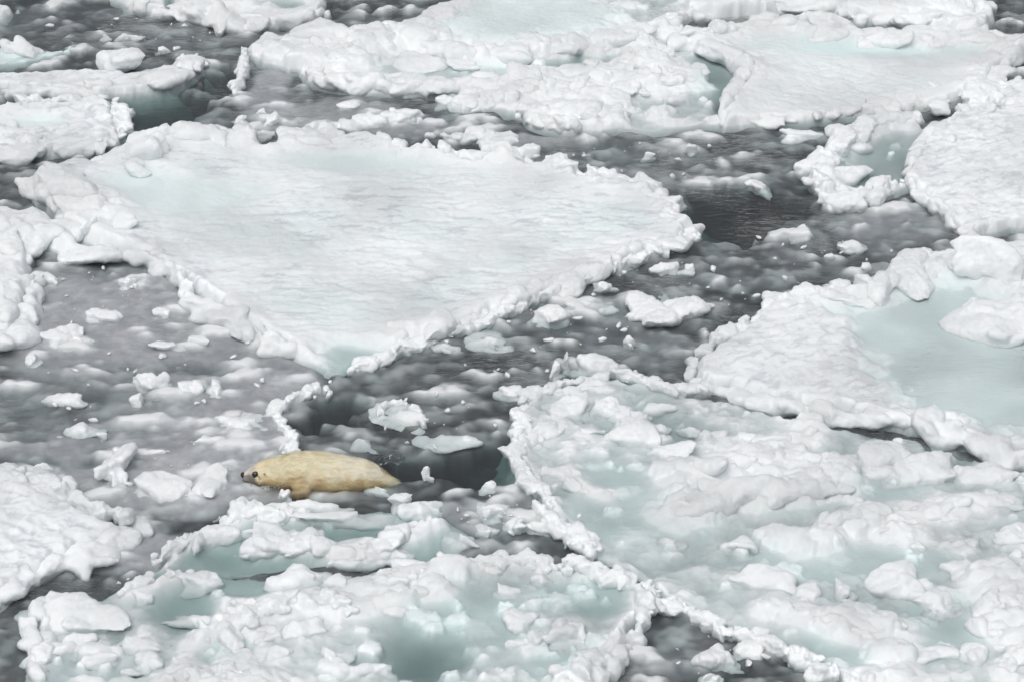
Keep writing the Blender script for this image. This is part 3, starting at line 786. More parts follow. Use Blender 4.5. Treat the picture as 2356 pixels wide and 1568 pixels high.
P_ = floe('white crescent-rimmed floe touching the top edge, left of centre',
    ridges=[([(405,12),(450,32),(540,47),(620,50),(690,40),(735,18)], .2, .13, 'soft'), ([(450,0),(540,10),(600,12)], .26, .12, 'soft')],
    outline=[(385,-70),(395,8),(425,28),(470,42),(560,56),(620,60),(682,54),(730,40),(752,18),(748,-70)], base=0.03, seed=15.0, pools=[(640,10,60,14,-0.05,0.5)])
Q_ = floe('white slab at the top edge above the green shallows',
    ridges=[([(285,6),(340,22),(395,30)], .16, .1, 'soft')],
    outline=[(200,-70),(262,2),(300,22),(370,32),(408,34),(392,10),(380,-70)], base=0.06, seed=16.0)
T_ = floe('jumbled floe along the top edge at the right, behind the rippled pan',
    ridges=[([(1600,28),(1750,16)], .26, .12, 'soft'), ([(1900,28),(2000,24),(2100,36)], .26, .12, 'soft'), ([(2190,62),(2262,46)], .26, .15, 'soft'), ([(1640,0),(1850,-2),(2100,4),(2260,8)], .26, .12, 'soft')], ridge_name='ridge', outline=[(1560,-70),(1575,40),(1700,40),(1800,34),(1900,32),(2000,54),(2150,76),(2260,64),(2292,44),(2282,-5),(2260,-70)], base=0.02, seed=17.0, rough=0.03, rubble=40, rub_h=(0.0,0.1), rub_r=(.05,.18))
U_ = floe('sliver of grey ice in the very top left corner',
    [(-200,-40),(0,-10),(35,5),(40,18),(10,45),(-200,60)], base=0.04, seed=18.0, rough=0.02)

# ------------------------------------------------------------------ loose ice that can be told apart
def chunk(x, y, w, h, label, n=1, st='ice', hk=0.45, zb=0.0, ang=0.0, name='ice_chunk', cat='ice chunk', group='loose ice chunks', mat=None):
    return heap(None, x, y, w, h, st, name, hk, zb, n, ang, mat or (M_SNOW if st == 'soft' else M_CHUNK), label=label, cat=cat, group=group)

BL = 'snow blocks on the upper left floe'
chunk(287,134,145,68,'largest smooth snow block standing on the upper left floe',2,'soft',.55,.05,0,'snow_block','snow block',BL)
chunk(385,178,115,52,'rounded snow block at the near right corner of the upper left floe',2,'soft',.5,.03,0,'snow_block','snow block',BL)
chunk(240,188,92,40,'low wedge of snow in front of the largest snow block, upper left',2,'soft',.4,.05,0,'snow_block','snow block',BL)
chunk(436,146,66,44,'jagged block at the right tip of the upper left floe',3,'crumb',.5,.03,0,'snow_block','snow block',BL)
chunk(55,108,118,46,'pointed white block on the thin grey plate at the left edge',3,'soft',.55,.01,0,'snow_block','snow block',BL)
for a in [
 (285,82,60,12,'thin white sliver floating in the dark water above the largest snow block',2,'ice',.4,0),
 (240,85,26,8,'short white splinter at upper left, beside a longer sliver',1,'ice',.4,0),
 (375,115,34,13,'small grey lump between the upper left snow blocks and the dark lead',1,'ice',.4,-.01),
 (633,270,40,36,'cube-like white chunk in the slush behind the largest floe',2,'lumpy',.5,0),
 (555,270,38,22,'low rounded lump at the lower left corner of the broken top floe',2,'lumpy',.45,0),
 (595,252,48,18,'flat white fragment beside the cube-like chunk, behind the largest floe',2,'crumb',.4,0),
 (1491,357,30,13,'small white oval chip alone in the dark upper channel',1,'ice',.5,-.005),
 (1857,303,115,22,'long thin wedge floating just left of the C-shaped ring',2,'soft',.35,0),
 (1590,342,32,18,'little pointed chip in the upper channel, right of the white oval chip',1,'ice',.6,0),
 (1748,424,62,28,'bumpy chunk left of the C-shaped ring in the dark channel',3,'crumb',.4,-.01),
 (1846,540,62,52,'round grey boulder of ice, half sunk in the dark channel',1,'ice',.35,-.045),
 (1957,567,54,26,'flat-topped grey lump right of the half sunk boulder',1,'ice',.3,-.025),
 (1908,593,24,11,'small white lozenge chip in the channel near the green pool floe',1,'ice',.5,0),
 (1583,614,32,22,'curled white chip off the right tip of the largest floe',2,'crumb',.5,0),
 (1558,708,185,85,'large jagged chunk drifting in the middle of the channel',9,'crumb',.42,-.01),
 (1270,722,88,58,'chunk with a knob on top, close under the largest floe',4,'lumpy',.5,-.01),
 (1445,783,30,18,'small rounded chip with a bright top, right of the upright slabs',1,'ice',.6,0),
 (1280,849,32,36,'squarish upright block left of the pointed shard',1,'ice',.6,0),
 (1304,830,24,44,'narrow pointed shard standing upright in the channel',1,'ice',.8,0),
 (1366,826,100,52,'tilted layered slab leaning against the pointed shard',3,'ice',.5,0),
 (1182,896,74,36,'pale lump touching the rubble floe at its upper left corner',3,'lumpy',.45,-.01),
 (1018,1022,112,40,'sunken grey lump behind the seal near its splash',2,'soft',.22,-.05),
 (830,1022,95,38,'sunken grey slab above the back of the seal',2,'soft',.2,-.06),
 (383,716,56,30,'white peaked lump in the slush below the largest floe, on the left',2,'soft',.5,-.01),
 (147,772,95,46,'cluster of fused white lumps near the left edge',5,'lumpy',.45,-.005),
 (73,822,38,28,'small glassy chunk below the fused lumps near the left edge',2,'crumb',.5,0),
 (452,783,56,26,'smooth rounded lump on the grey slush sheet, left of centre',1,'ice',.45,-.01),
 (385,797,80,26,'long pale slab beside the smooth rounded lump',1,'ice',.3,-.015),
 (333,876,52,34,'left one of the row of rounded lumps in the slush',2,'lumpy',.45,-.01),
 (378,870,38,34,'bright ball-shaped lump in the slush row left of the dark bay',1,'soft',.6,-.005),
 (433,890,68,44,'third of the row of rounded lumps, just right of the bright ball',3,'lumpy',.4,-.02),
 (502,896,44,42,'right end of the row of rounded lumps in the slush',2,'lumpy',.4,-.02),
 (552,970,112,58,'broad flat slab up and left of the seal',2,'ice',.3,-.01),
 (493,1007,118,20,'long narrow strip of ice below the broad flat slab',2,'ice',.4,0),
 (143,912,84,36,'greyish lump low in the dark slush at the left',2,'lumpy',.4,-.02),
 (313,920,28,28,'small pale lump under the row of rounded lumps',1,'ice',.4,-.01),
 (180,985,80,36,'grey lump with bright flecks in the dark slush, far left',3,'crumb',.35,-.02),
 (235,1000,24,12,'white chip beside the flecked grey lump, far left',1,'ice',.5,0),
 (268,1062,58,95,'tall branching chunk, thick trunk end, left of the seal',4,'lumpy',.35,0),
 (340,1036,95,18,'thin arm of ice reaching right from the branching chunk',3,'crumb',.4,.0),
 (100,1071,44,22,'white pebble of ice behind the pitted white floe',1,'soft',.5,0),
 (378,1113,125,66,'angular clear-edged chunk left of the seal',4,'ice',.4,-.01),
 (492,1092,105,98,'big milky slab directly in front of the nose of the seal',2,'ice',.22,-.02),
 (655,1130,26,30,'white chunk pressed against the fore flipper of the seal',2,'crumb',.55,0),
 (353,1280,20,13,'lone small cube of ice left of the slab raft',1,'ice',.5,0),
 (922,1146,55,32,'leaf-shaped shard tilted upward behind the seal',1,'ice',.5,.0),
 (862,1121,54,18,'flat pale piece under the hind end of the seal',1,'ice',.3,-.01),
 (982,1086,24,27,'small upright oval piece right of the tail of the seal',1,'ice',.6,-.005),
 (1127,1113,38,20,'small white chunk in the dark water right of the seal',2,'crumb',.5,0),
 (1132,1168,76,42,'lumpy chunk in the channel, below the small white one',4,'lumpy',.42,0),
 (1182,1200,50,34,'rounded chunk joined below the lumpy one in the channel',3,'lumpy',.42,0),
 (1235,1208,66,28,'flat oval slab beside the rim of the rubble floe',1,'ice',.35,-.005),
 (1110,1215,60,24,'low grey piece left of the rounded chunk in the channel',2,'lumpy',.35,-.01),
 (1647,1506,80,58,'largest lump in the dark triangle of water at the bottom',3,'lumpy',.4,-.015),
 (1718,1485,76,46,'lump against the rubble floe rim in the bottom triangle of water',3,'lumpy',.42,-.015),
 (1630,1550,54,26,'lowest lump in the bottom triangle of water, cut by the frame',2,'lumpy',.45,0),
 (1530,615,60,26,'glinting ridge of clear ice near the right tip of the largest floe',3,'crumb',.4,-.01),
 (1390,655,50,26,'sharp-edged pale piece hugging the near edge of the largest floe',2,'ice',.5,-.01),
 (1120,780,110,40,'flecked grey mass of ice in the channel below the largest floe',4,'crumb',.2,-.03),
 (1020,795,60,24,'grey lump left of the flecked mass, below the largest floe',2,'crumb',.35,-.02),
 (1350,700,100,30,'grey rubble patch left of the large jagged chunk',4,'crumb',.25,-.02),
 (520,690,40,26,'pale triangular flake next to the left shore of the largest floe',1,'ice',.5,-.005),
 (430,700,40,24,'thin flake in the slush near the left shore of the largest floe',2,'ice',.4,-.005),
 (240,720,80,34,'ragged white patch in the slush, upper left',4,'crumb',.35,-.005),
 (300,648,44,36,'standing splinters heaped against the left shore of the largest floe',5,'ice',.5,0)]:
    chunk(*a[:5], n=a[5], st=a[6], hk=a[7], zb=a[8])

# the dish of ice with a crusted rim, floating in the dark bay
dish = chunk(922, 960, 122, 60, 'oval dish of ice with a crusted rim, floating in the dark bay above the seal', 2, 'soft', .22, -.03)
for pts in ([(868,945),(880,928),(905,922),(930,922)], [(945,930),(962,945),(975,962),(982,968)]):
    ridge(None, pts, .05, .05, 'crumb', name='crust', label=None).parent = None
RIMS = [o for o in col.objects if o.name.startswith('crust')]
for o in RIMS:
    o.parent = dish; o.location = o.location - dish.location
ridge(None, [(622,945),(640,930),(665,918),(700,908),(735,888)], .085, .06, 'crumb', name='ice_ridge', label='crumbly white ridge curling round the dark bay behind the seal', cat='ice ridge', group='crumbly ridges beside the dark bay')
ridge(None, [(640,950),(662,985),(668,1010),(658,1040)], .085, .05, 'crumb', name='ice_ridge', label='broken string of white crumbs running down to the back of the seal', cat='ice ridge', group='crumbly ridges beside the dark bay')
flush_pending()

# ------------------------------------------------------------------ slush under and between the floes
def make_slush():
    st = 0.017
    x0, x1, y0, y1 = -6.2, 6.2, -5.0, 8.6
    nx, ny = int((x1 - x0) / st) + 1, int((y1 - y0) / st) + 1
    xs, ys = x0 + st * np.arange(nx), y0 + st * np.arange(ny)
    X, Y = np.meshgrid(xs, ys)
    # coarse union of the floes
    cs = 0.08
    cx, cy = np.arange(x0, x1 + 2 * cs, cs), np.arange(y0, y1 + 2 * cs, cs)
    CX, CY = np.meshgrid(cx, cy)
    D = np.full(CX.shape, -9.0)
    for P in FLOES: D = np.maximum(D, sdf_poly(CX, CY, P))
    fx, fy = (X - x0) / cs, (Y - y0) / cs
    ix, iy = fx.astype(int), fy.astype(int); fx -= ix; fy -= iy
    Dm = (D[iy, ix] * (1 - fx) * (1 - fy) + D[iy, ix + 1] * fx * (1 - fy) + D[iy + 1, ix] * (1 - fx) * fy + D[iy + 1, ix + 1] * fx * fy)
    dep = np.full(X.shape, 0.20)
    for (px, py, rx, ry, z, soft) in SLUSH:
        k = mpp(px, py); c = W(px, py)
        sd_ = math.sin(math.atan2(CAM[2], math.hypot(*(c[:2] - CAM[:2]))))
        q = np.hypot((X - c[0]) / (rx * k), (Y - c[1]) / (ry * k / sd_)) + 0.35 * fbm2(X, Y, 0.5, 3, seed=px * 0.1)
        m = smooth((1 + soft - q) / (2 * soft))
        dep = dep * (1 - m) + z * m
    thin = smooth((dep - 0.02) / 0.07) * np.clip(0.85 + 0.5 * fbm2(X, Y, 0.4, 4, 0.6, seed=12.0), 0.25, 1)
    dep = np.where(dep < 0.3, np.minimum(dep, 0.05), dep)
    lumps = 0.5 + 0.5 * np.clip(fbm2(X, Y, 0.28, 4, 0.55, seed=3.0) * 1.5, -1, 1)
    streak = fbm2(X / 2.5 + Y * 0.25, Y, 0.13, 4, 0.6, seed=7.0)
    Z = -dep * (0.45 + 0.9 * lumps) - 0.005 + 0.25 * np.minimum(dep, 0.2) * streak
    ice = np.zeros(X.shape)
    g = np.random.default_rng(21)
    for i in range(15000):
        px, py = g.uniform(x0, x1), g.uniform(y0, y1)
        ii, jj = int((px - x0) / st), int((py - y0) / st)
        if Dm[jj, ii] > -0.02: continue
        dd = dep[jj, ii]
        if dd > 0.3: continue
        r = 0.012 + 0.105 * g.random() ** 2.8
        proud = g.random() < (0.20 if dd < 0.045 else 0.11)
        top = 0.004 + 0.09 * r if proud else -0.004 - 0.045 * g.random() ** 1.3
        splat(Z, x0, y0, st, px, py, r * g.uniform(1.2, 2.8), r, g.normal() * 0.45, top, top - 0.35 * r - 0.012, g.uniform(1.6, 2.3), ice, 0.9 if proud else 1.5, 1.0 if proud else g.uniform(0.2, 0.75))
    for k in range(2):
        ice[1:-1, 1:-1] = (ice[1:-1, 1:-1] * 2 + ice[:-2, 1:-1] + ice[2:, 1:-1] + ice[1:-1, :-2] + ice[1:-1, 2:]) / 6
    for k in range(3):
        Z[1:-1, 1:-1] = (Z[1:-1, 1:-1] * 2 + Z[:-2, 1:-1] + Z[2:, 1:-1] + Z[1:-1, :-2] + Z[1:-1, 2:]) / 6
    Z += 0.004 * fbm2(X, Y, 0.07, 3, 0.6, seed=2.0)
    inside = smooth((Dm - 0.0) / 0.1)
    Z = Z * (1 - inside) - 0.8 * inside
    f, used = grid_faces(nx, ny, Dm < 0.14)
    v = np.stack([X.ravel()[used], Y.ravel()[used], Z.ravel()[used]], 1)
    me = mesh_from('slush', v, f)
    float_attr(me, 'ice', 0.95 * ice.ravel()[used]); float_attr(me, 'thin', thin.ravel()[used])
    o = link('slush', me, mat=M_SLUSH)
    tag(o, 'grey slush and frazil ice drifting at and under the water surface', 'slush', kind='stuff')

SLUSH = [  # photo x, y, radii, depth, softness
    (330,860,480,300,.022,.5), (520,1010,200,130,.010,.5), (230,1260,230,60,.014,.4), (200,700,300,100,.012,.5), (150,910,260,46,.05,.6), (90,960,220,40,.06,.6), (330,840,160,14,.05,.8), (480,840,120,12,.045,.8),
    (420,1120,200,60,.012,.5), (130,1450,150,60,.05,.5), (150,40,350,50,.07,.5), (480,90,200,40,.06,.5), (330,250,130,40,.6,.5), (520,190,50,70,.4,.5), (250,120,120,25,.2,.5),
    (800,265,300,55,.018,.5), (620,200,60,80,.016,.5), (1250,320,220,22,.018,.5),
    (1500,370,260,60,.065,.5), (1700,480,130,50,.8,.35), (1720,540,100,30,.5,.5), (2000,530,200,60,.09,.5), (1650,620,250,50,.06,.5), (1850,600,200,50,.07,.5),
    (1300,720,250,70,.055,.5), (1500,790,160,60,.06,.5), (1000,870,250,50,.075,.5), (760,970,90,90,.45,.5), (1050,960,150,70,.08,.5), (1000,1065,230,35,.5,.5), (1130,1040,90,60,.4,.5),
    (1100,1180,160,50,.035,.5), (950,1110,120,26,.08,.5), (660,870,90,40,.014,.5), (680,1130,180,22,.018,.5), (1600,1480,150,110,.07,.5), (2050,500,140,50,.03,.5), (60,1430,80,50,.06,.5), (780,1010,110,25,.08,.5), (1560,560,60,40,.09,.5)]
make_slush()

# ------------------------------------------------------------------ the seal
def fur_material(name, rough):
    m, n, l, p = new_mat(name)
    a = n.new('ShaderNodeAttribute'); a.attribute_name = 'fur_colour'
    l.new(a.outputs['Color'], p.inputs['Base Color'])
    p.inputs['Roughness'].default_value = rough
    p.inputs['Specular IOR Level'].default_value = 0.25
    return m

def plain(name, c, rough=0.5, spec=0.5):
    m, n, l, p = new_mat(name)
    p.inputs['Base Color'].default_value = (*c, 1); p.inputs['Roughness'].default_value = rough
    p.inputs['Specular IOR Level'].default_value = spec
    return m

def ellipsoid(c, r, ico=ICO3):
    return ico[0] * np.array(r) + np.array(c), ico[1]

def make_seal():
    org = W(557.0, 1087.5, 0.05); org[2] = 0.0
    st = np.array([  # x from the nose, radius, centre height
        (0.000, .010, .030), (0.006, .022, .029), (0.019, .030, .027), (0.038, .042, .031), (0.057, .054, .034), (0.085, .070, .038), (0.108, .079, .044), (0.145, .088, .051),
        (0.178, .094, .056), (0.22, .102, .059), (0.273, .114, .060), (0.40, .136, .063), (0.528, .140, .054), (0.655, .131, .045), (0.76, .118, .041), (0.85, .102, .037),
        (0.91, .080, .026), (0.96, .056, .002), (1.02, .038, -.04), (1.12, .024, -.09)])
    xs = np.linspace(0, 1.12, 90) ** 1.0
    xs = 1.12 * (np.linspace(0, 1, 90) ** 1.35)
    rr = np.interp(xs, st[:, 0], st[:, 1]); zz = np.interp(xs, st[:, 0], st[:, 2])
    for k in range(3):
        rr[1:-1] = (rr[:-2] + 2 * rr[1:-1] + rr[2:]) / 4; zz[1:-1] = (zz[:-2] + 2 * zz[1:-1] + zz[2:]) / 4
    ns = 48
    th = np.linspace(0, 2 * np.pi, ns, endpoint=False)
    yy = 0.03 * np.clip((xs - 0.8) / 0.3, 0, 1) ** 2
    V = np.stack([np.repeat(xs, ns), (yy[:, None] + rr[:, None] * 1.0 * np.cos(th)).ravel(), (zz[:, None] + rr[:, None] * np.sin(th)).ravel()], 1)
    F_ = []
    for i in range(len(xs) - 1):
        for j in range(ns):
            a, b = i * ns + j, i * ns + (j + 1) % ns
            F_ += [(a, a + ns, b + ns), (a, b + ns, b)]
    V = np.concatenate([V, [[-0.004, 0, zz[0]], [1.13, yy[-1], zz[-1]]]])
    n0, n1 = len(V) - 2, len(V) - 1
    for j in range(ns):
        F_ += [(n0, j, (j + 1) % ns), (n1, (len(xs) - 1) * ns + (j + 1) % ns, (len(xs) - 1) * ns + j)]
    parts = [(V, np.array(F_))]
    # cheeks, brow and whisker pads
    for s in (-1, 1):
        parts += [ellipsoid((.030, s * .022, .018), (.030, .022, .022)), ellipsoid((.125, s * .045, .035), (.055, .05, .05))]
        # shoulder, upper arm, forearm, paw
        parts += [ellipsoid((.415, s * .085, .035), (.085, .07, .075)), ellipsoid((.42, s * .130, .015), (.055, .042, .050)), ellipsoid((.412, s * .160, .002), (.042, .034, .030)),
                  ellipsoid((.398, s * .190, .000), (.050, .034, .022))]
        for k in range(5):       # digits
            parts.append(ellipsoid((.362 + .019 * k, s * (.215 + .008 * math.sin(k)), -.002 + .002 * k), (.0095, .026, .0105)))
        # hind flippers, trailing under water
        for k in range(4):
            parts.append(ellipsoid((1.12 + .04 * k, yy[-1] + s * (.012 + .012 * k), -.11 - .03 * k), (.045, .016 + .006 * k, .012)))
    parts = [(v + org, f) for v, f in parts]
    root = bpy.data.objects.new('seal', None); col.objects.link(root); root.location = org
    tag(root, 'cream-yellow seal pup with black eyes hauling through slush, facing left', 'seal')
    body = queue('body', parts, org, 0.006, 'ice', root, M_FUR_SKIN)
    t = PENDING[-1][0]
    t.modifiers['s'].iterations = 6
    bpy.context.view_layer.update()
    dg = bpy.context.evaluated_depsgraph_get()
    me = bpy.data.meshes.new_from_object(t.evaluated_get(dg))
    PENDING.clear()
    od = t.data; bpy.data.objects.remove(t); bpy.data.meshes.remove(od)
    me.polygons.foreach_set('use_smooth', np.ones(len(me.polygons), bool))
    me.materials.clear(); me.materials.append(M_FUR_SKIN)
    n = len(me.vertices)
    v = np.empty(n * 3, np.float32); me.vertices.foreach_get('co', v); v = v.reshape(-1, 3).astype(float)
    nr = np.empty(n * 3, np.float32); me.vertices.foreach_get('normal', nr); nr = nr.reshape(-1, 3).astype(float)
    # soft folds of fur round the shoulder
    q = noise3(v * np.array([9, 16, 16])); v += nr * (0.005 * q * smooth((v[:, 0] - 0.15) / 0.1))[:, None]
    me.vertices.foreach_set('co', v.astype(np.float32).ravel())

    def colour(p, nrm, g=None):
        x, y, z = p[:, 0], p[:, 1], p[:, 2]
        cz = np.interp(x, xs, zz); r = np.interp(x, xs, rr)
        e = (z - cz) / r                                    # -1 belly, 1 back
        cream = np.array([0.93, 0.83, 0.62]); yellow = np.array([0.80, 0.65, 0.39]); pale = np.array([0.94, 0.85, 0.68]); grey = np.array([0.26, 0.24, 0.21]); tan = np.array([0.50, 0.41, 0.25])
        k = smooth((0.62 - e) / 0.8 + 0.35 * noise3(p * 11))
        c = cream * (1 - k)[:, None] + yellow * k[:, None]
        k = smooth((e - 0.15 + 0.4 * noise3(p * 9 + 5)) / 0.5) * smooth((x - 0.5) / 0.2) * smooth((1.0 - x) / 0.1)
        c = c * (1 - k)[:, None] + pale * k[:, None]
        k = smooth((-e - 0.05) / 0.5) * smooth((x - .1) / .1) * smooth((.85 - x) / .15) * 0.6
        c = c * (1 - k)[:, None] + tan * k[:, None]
        k = smooth((0.135 - x - 0.05 * e + 0.02 * noise3(p * 30)) / 0.05) * smooth((1.05 - e) / 0.5)
        c = c * (1 - k)[:, None] + grey * k[:, None]
        k = smooth((0.12 - x) / 0.05) * smooth((e - 0.55) / 0.3)
        c = c * (1 - k)[:, None] + np.array([0.66, 0.62, 0.54]) * k[:, None]
        # dark mouth line and lips, tear mark, brow and ear spots, paws
        k = smooth((0.060 - x) / 0.02) * smooth(1 - np.abs(z - (0.012 - 0.10 * x)) / 0.008)
        c = c * (1 - k)[:, None] + np.array([.02, .02, .02]) * k[:, None]
        for (sx, sv, sr) in ((.127, 490, .008), (.120, 470, .006), (.160, 436, .008)):
            sz = np.interp(sx, xs, zz); srr = np.interp(sx, xs, rr)
            off = -(sv - (430 + (0.05 - sz) / 0.000757)) * 0.000636 / srr
            a = R(33) + math.asin(max(-1, min(1, off)))
            for s in (-1, 1):
                q3 = np.array([sx, s * srr * math.cos(a), sz + srr * math.sin(a)])
                k = smooth((sr * 1.5 - np.linalg.norm(p - q3, axis=1)) / (sr * 0.9)) * 0.75
                c = c * (1 - k)[:, None] + np.array([.035, .03, .025]) * k[:, None]
        k = 0.5 * smooth((np.abs(y) - 0.118) / 0.03) * smooth((0.10 - np.abs(x - 0.42)) / 0.04)
        c = c * (1 - k)[:, None] + np.array([.56, .49, .34]) * k[:, None]
        k = 0.75 * smooth((np.abs(y) - 0.18) / 0.05) * (x < 0.6)
        c = c * (1 - k)[:, None] + np.array([.10, .08, .055]) * k[:, None]
        return c
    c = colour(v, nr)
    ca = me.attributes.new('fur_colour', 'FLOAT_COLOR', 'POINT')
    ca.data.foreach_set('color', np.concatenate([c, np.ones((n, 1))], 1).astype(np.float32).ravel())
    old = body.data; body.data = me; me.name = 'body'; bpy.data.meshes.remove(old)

    # short coat: tapered hairs lying back along the body
    g = np.random.default_rng(5)
    ok = np.where((v[:, 2] > -0.03) & (v[:, 0] > 0.05) & (v[:, 0] < 1.1) & (v[:, 1] < 0.12))[0]
    pick = g.choice(ok, 42000)
    base = v[pick] + g.normal(size=(42000, 3)) * 0.002
    nn = nr[pick]
    back = np.tile([1.0, 0.0, -0.25], (len(pick), 1)) + g.normal(size=(len(pick), 3)) * 0.22
    cl = np.stack([noise3(base * 14), noise3(base * 14 + 31), noise3(base * 14 + 77)], 1) * 0.9
    back += cl * 1.3
    back -= nn * (back * nn).sum(1)[:, None]
    back /= np.linalg.norm(back, axis=1)[:, None] + 1e-9
    face = smooth((base[:, 0] - 0.06) / 0.16)
    ln = (0.006 + 0.020 * face) * g.uniform(0.7, 1.3, len(pick))
    side = np.cross(back, nn)
    wd = 0.0011
    lift = g.uniform(0.10, 0.55, len(pick))
    tip = base + (back + nn * lift[:, None]) * ln[:, None]
    fv = np.stack([base - side * wd, base + side * wd, tip], 1).reshape(-1, 3)
    ff = np.arange(len(fv)).reshape(-1, 3)
    fm = mesh_from('fur', fv, ff)
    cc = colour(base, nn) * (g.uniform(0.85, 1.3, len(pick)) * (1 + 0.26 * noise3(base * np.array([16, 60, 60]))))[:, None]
    fa = fm.attributes.new('fur_colour', 'FLOAT_COLOR', 'POINT')
    fa.data.foreach_set('color', np.concatenate([np.repeat(np.clip(cc, 0, 0.95), 3, 0), np.ones((len(fv), 1))], 1).astype(np.float32).ravel())
    tag(link('fur', fm, root, M_FUR), kind='stuff')

    # eyes, nose, claws, whiskers
    def surf(x, ang, s, out=0.0):
        r = np.interp(x, xs, rr) + out
        return np.array([x, s * r * math.cos(ang), np.interp(x, xs, zz) + r * math.sin(ang)])
    for s in (-1, 1):
        p = surf(.098, R(32) if s < 0 else R(2), s, -.004)
        e = link('eye', mesh_from('eye', ICO3[0] * 0.025, ICO3[1]), root, M_EYE, p)
        e.scale = (1.05, 0.8, 0.95)
    u, f = ICO3
    nv = u * np.array([.017, .025, .021]); nv[:, 0] += 0.006 * np.abs(u[:, 1]); nv[:, 2] -= .004 * np.abs(u[:, 1])
    link('nose', mesh_from('nose', nv, f), root, M_NOSE, (0.004, 0, 0.037))
    for s in (-1, 1):
        for k in range(5):
            m = 8; a = np.linspace(0, 2 * np.pi, m, endpoint=False)
            ring = np.stack([.005 * np.cos(a), np.zeros(m), .005 * np.sin(a)], 1)
            tipv = np.array([[-.004, s * .026, -.012]])
            midv = ring * 0.7 + np.array([-.001, s * .014, -.003])
            cv = np.concatenate([ring, midv, tipv])
            cf = [(j, (j + 1) % m, m + (j + 1) % m) for j in range(m)] + [(j, m + (j + 1) % m, m + j) for j in range(m)] + [(m + j, m + (j + 1) % m, 2 * m) for j in range(m)]
            link('claw', mesh_from('claw', cv, cf), root, M_NOSE, (.362 + .019 * k, s * (.238 + .008 * math.sin(k)), .000 + .002 * k))
        for k in range(7):
            p0 = np.array([.022 + .006 * (k % 3), s * (.030), .022 - .006 * (k // 3)])
            p1 = p0 + np.array([.010 + .006 * k, s * .045, -.018 + .006 * (k % 4)])
            w = np.array([0, 0, .0005])
            link('whisker', mesh_from('whisker', [p0 - w, p0 + w, p1, p0 + np.array([.0005, 0, 0])], [(0, 1, 2), (1, 3, 2), (3, 0, 2)]), root, M_WHISK)
    return org

M_FUR_SKIN = fur_material('seal_fur_skin', 0.7)
M_FUR = fur_material('seal_fur', 0.6)
M_EYE = plain('seal_eye', (0.006, 0.005, 0.005), 0.04, 0.9)
M_NOSE = plain('seal_nose', (0.012, 0.011, 0.011), 0.35)
M_WHISK = plain('whisker', (0.6, 0.58, 0.5), 0.4)
SEAL = make_seal()

# ------------------------------------------------------------------ drops and splash round the seal
def clear_water():
    m, n, l, p = new_mat('clear_water')
    p.inputs['Base Color'].default_value = (0.95, 0.97, 0.97, 1)
    p.inputs['Roughness'].default_value = 0.03
    p.inputs['IOR'].default_value = 1.333
    p.inputs['Transmission Weight'].default_value = 1.0
    return m
M_DROP = clear_water()
def drops():
    me = mesh_from('water_drop', ICO3[0] * np.array([1, 1, 1.25]), ICO3[1])
    me.materials.append(M_DROP)
    g = np.random.default_rng(9)
    spots = [(268,560,8),(278,625,11),(395,583,10),(452,580,9),(445,605,9),(520,590,11),(545,540,10),(560,580,11),(575,590,9),(632,540,8),(740,570,8),(353,540,7),(505,605,9),(240,372,6),(350,500,7),(612,560,7)]
    for i, (tx, ty, r) in enumerate(spots):
        fx, fy = (680 + tx / 3.6246) / 1.3045, (1300 + ty / 3.6246) / 1.3045
        d = np.array([fx - FW / 2, 0, 0]) + UPV * (784.0 - fy) + FWD * FPX
        t = (SEAL[1] - 0.125 - g.uniform(0, .03) - CAM[1]) / d[1]
        p = CAM + d * t
        o = link('water_drop', me, loc=p); o.scale = [r * 0.00085] * 3
        o.rotation_euler = (g.normal() * .4, g.normal() * .4, 0)
        tag(o, 'tiny clear water drop flying off the chin and chest of the seal', 'water drop', 'drops falling from the seal')
drops()
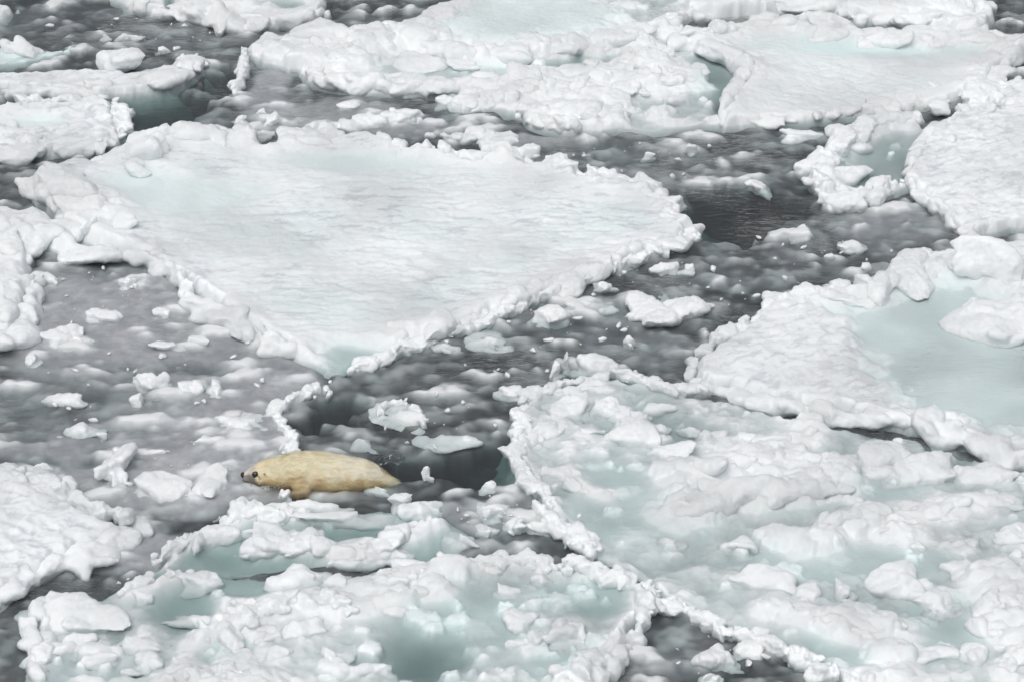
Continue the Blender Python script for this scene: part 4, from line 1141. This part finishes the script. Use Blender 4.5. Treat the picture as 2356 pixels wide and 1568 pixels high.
heap(None, 900, 1048, 50, 14, 'crumb', 'water_splash', 0.4, -0.012, 9, 0.0, M_DROP, label='clear splash of churned water behind the back of the seal', cat='splash')
flush_pending()

# ------------------------------------------------------------------ small chips of brash ice scattered through the leads
def chips():
    protos = []
    g = np.random.default_rng(33)
    for i in range(14):
        v, f = rock(1, g.uniform(.5, .8), g.uniform(.28, .6), 12, 9, icosphere(2), g)
        v = v * (1 + 0.38 * noise3(v * 1.9 + i * 7))[:, None]
        me = mesh_from('ice_chip', v, f); me.materials.append(M_CHUNK); protos.append(me)
    zones = [  # photo x, y, radii, how many, where
        (330,820,330,170,40,'small white chip lodged in the grey slush left of the dark bay'),
        (200,660,150,60,20,'small white chip in the slush between the left edge and the largest floe'),
        (1250,780,260,90,36,'small white chip in the channel between the largest floe and the rubble floe'),
        (1600,650,260,70,30,'small white chip in the channel off the right tip of the largest floe'),
        (1900,570,200,45,16,'small white chip in the dark channel left of the green pool floe'),
        (1500,370,200,50,20,'small white chip in the upper channel behind the largest floe'),
        (1050,970,170,70,18,'small white chip in the dark bay above the seal'),
        (1120,1180,120,55,22,'small white chip in the channel right of the seal'),
        (1640,1500,130,55,12,'small white chip in the bottom triangle of water'),
        (430,1080,200,60,14,'small white chip in the slush in front of the seal'),
        (330,80,250,40,18,'small white chip in the dark water at upper left'),
        (640,1255,200,28,16,'small white chip in the green water of the slab raft')]
    for zx, zy, rx, ry, n, lab in zones:
        for i in range(n):
            a, r = g.uniform(0, 6.28), math.sqrt(g.random())
            p = W(zx + rx * r * math.cos(a), zy + ry * r * math.sin(a))
            if zx != 640 and max(float(sdf_poly(np.array([p[0]]), np.array([p[1]]), P)[0]) for P in FLOES) > -0.02: continue
            s = 0.008 + 0.034 * g.random() ** 2.8
            o = link('ice_chip', protos[int(g.integers(len(protos)))], loc=(p[0], p[1], s * g.uniform(-.1, .25)))
            o.scale = (s * g.uniform(.8, 1.4), s, s * g.uniform(.7, 1.2))
            o.rotation_euler = (g.normal() * .25, g.normal() * .25, g.uniform(0, 6.28))
            tag(o, lab, 'ice chip', lab.replace('small white chip', 'chips'))
chips()
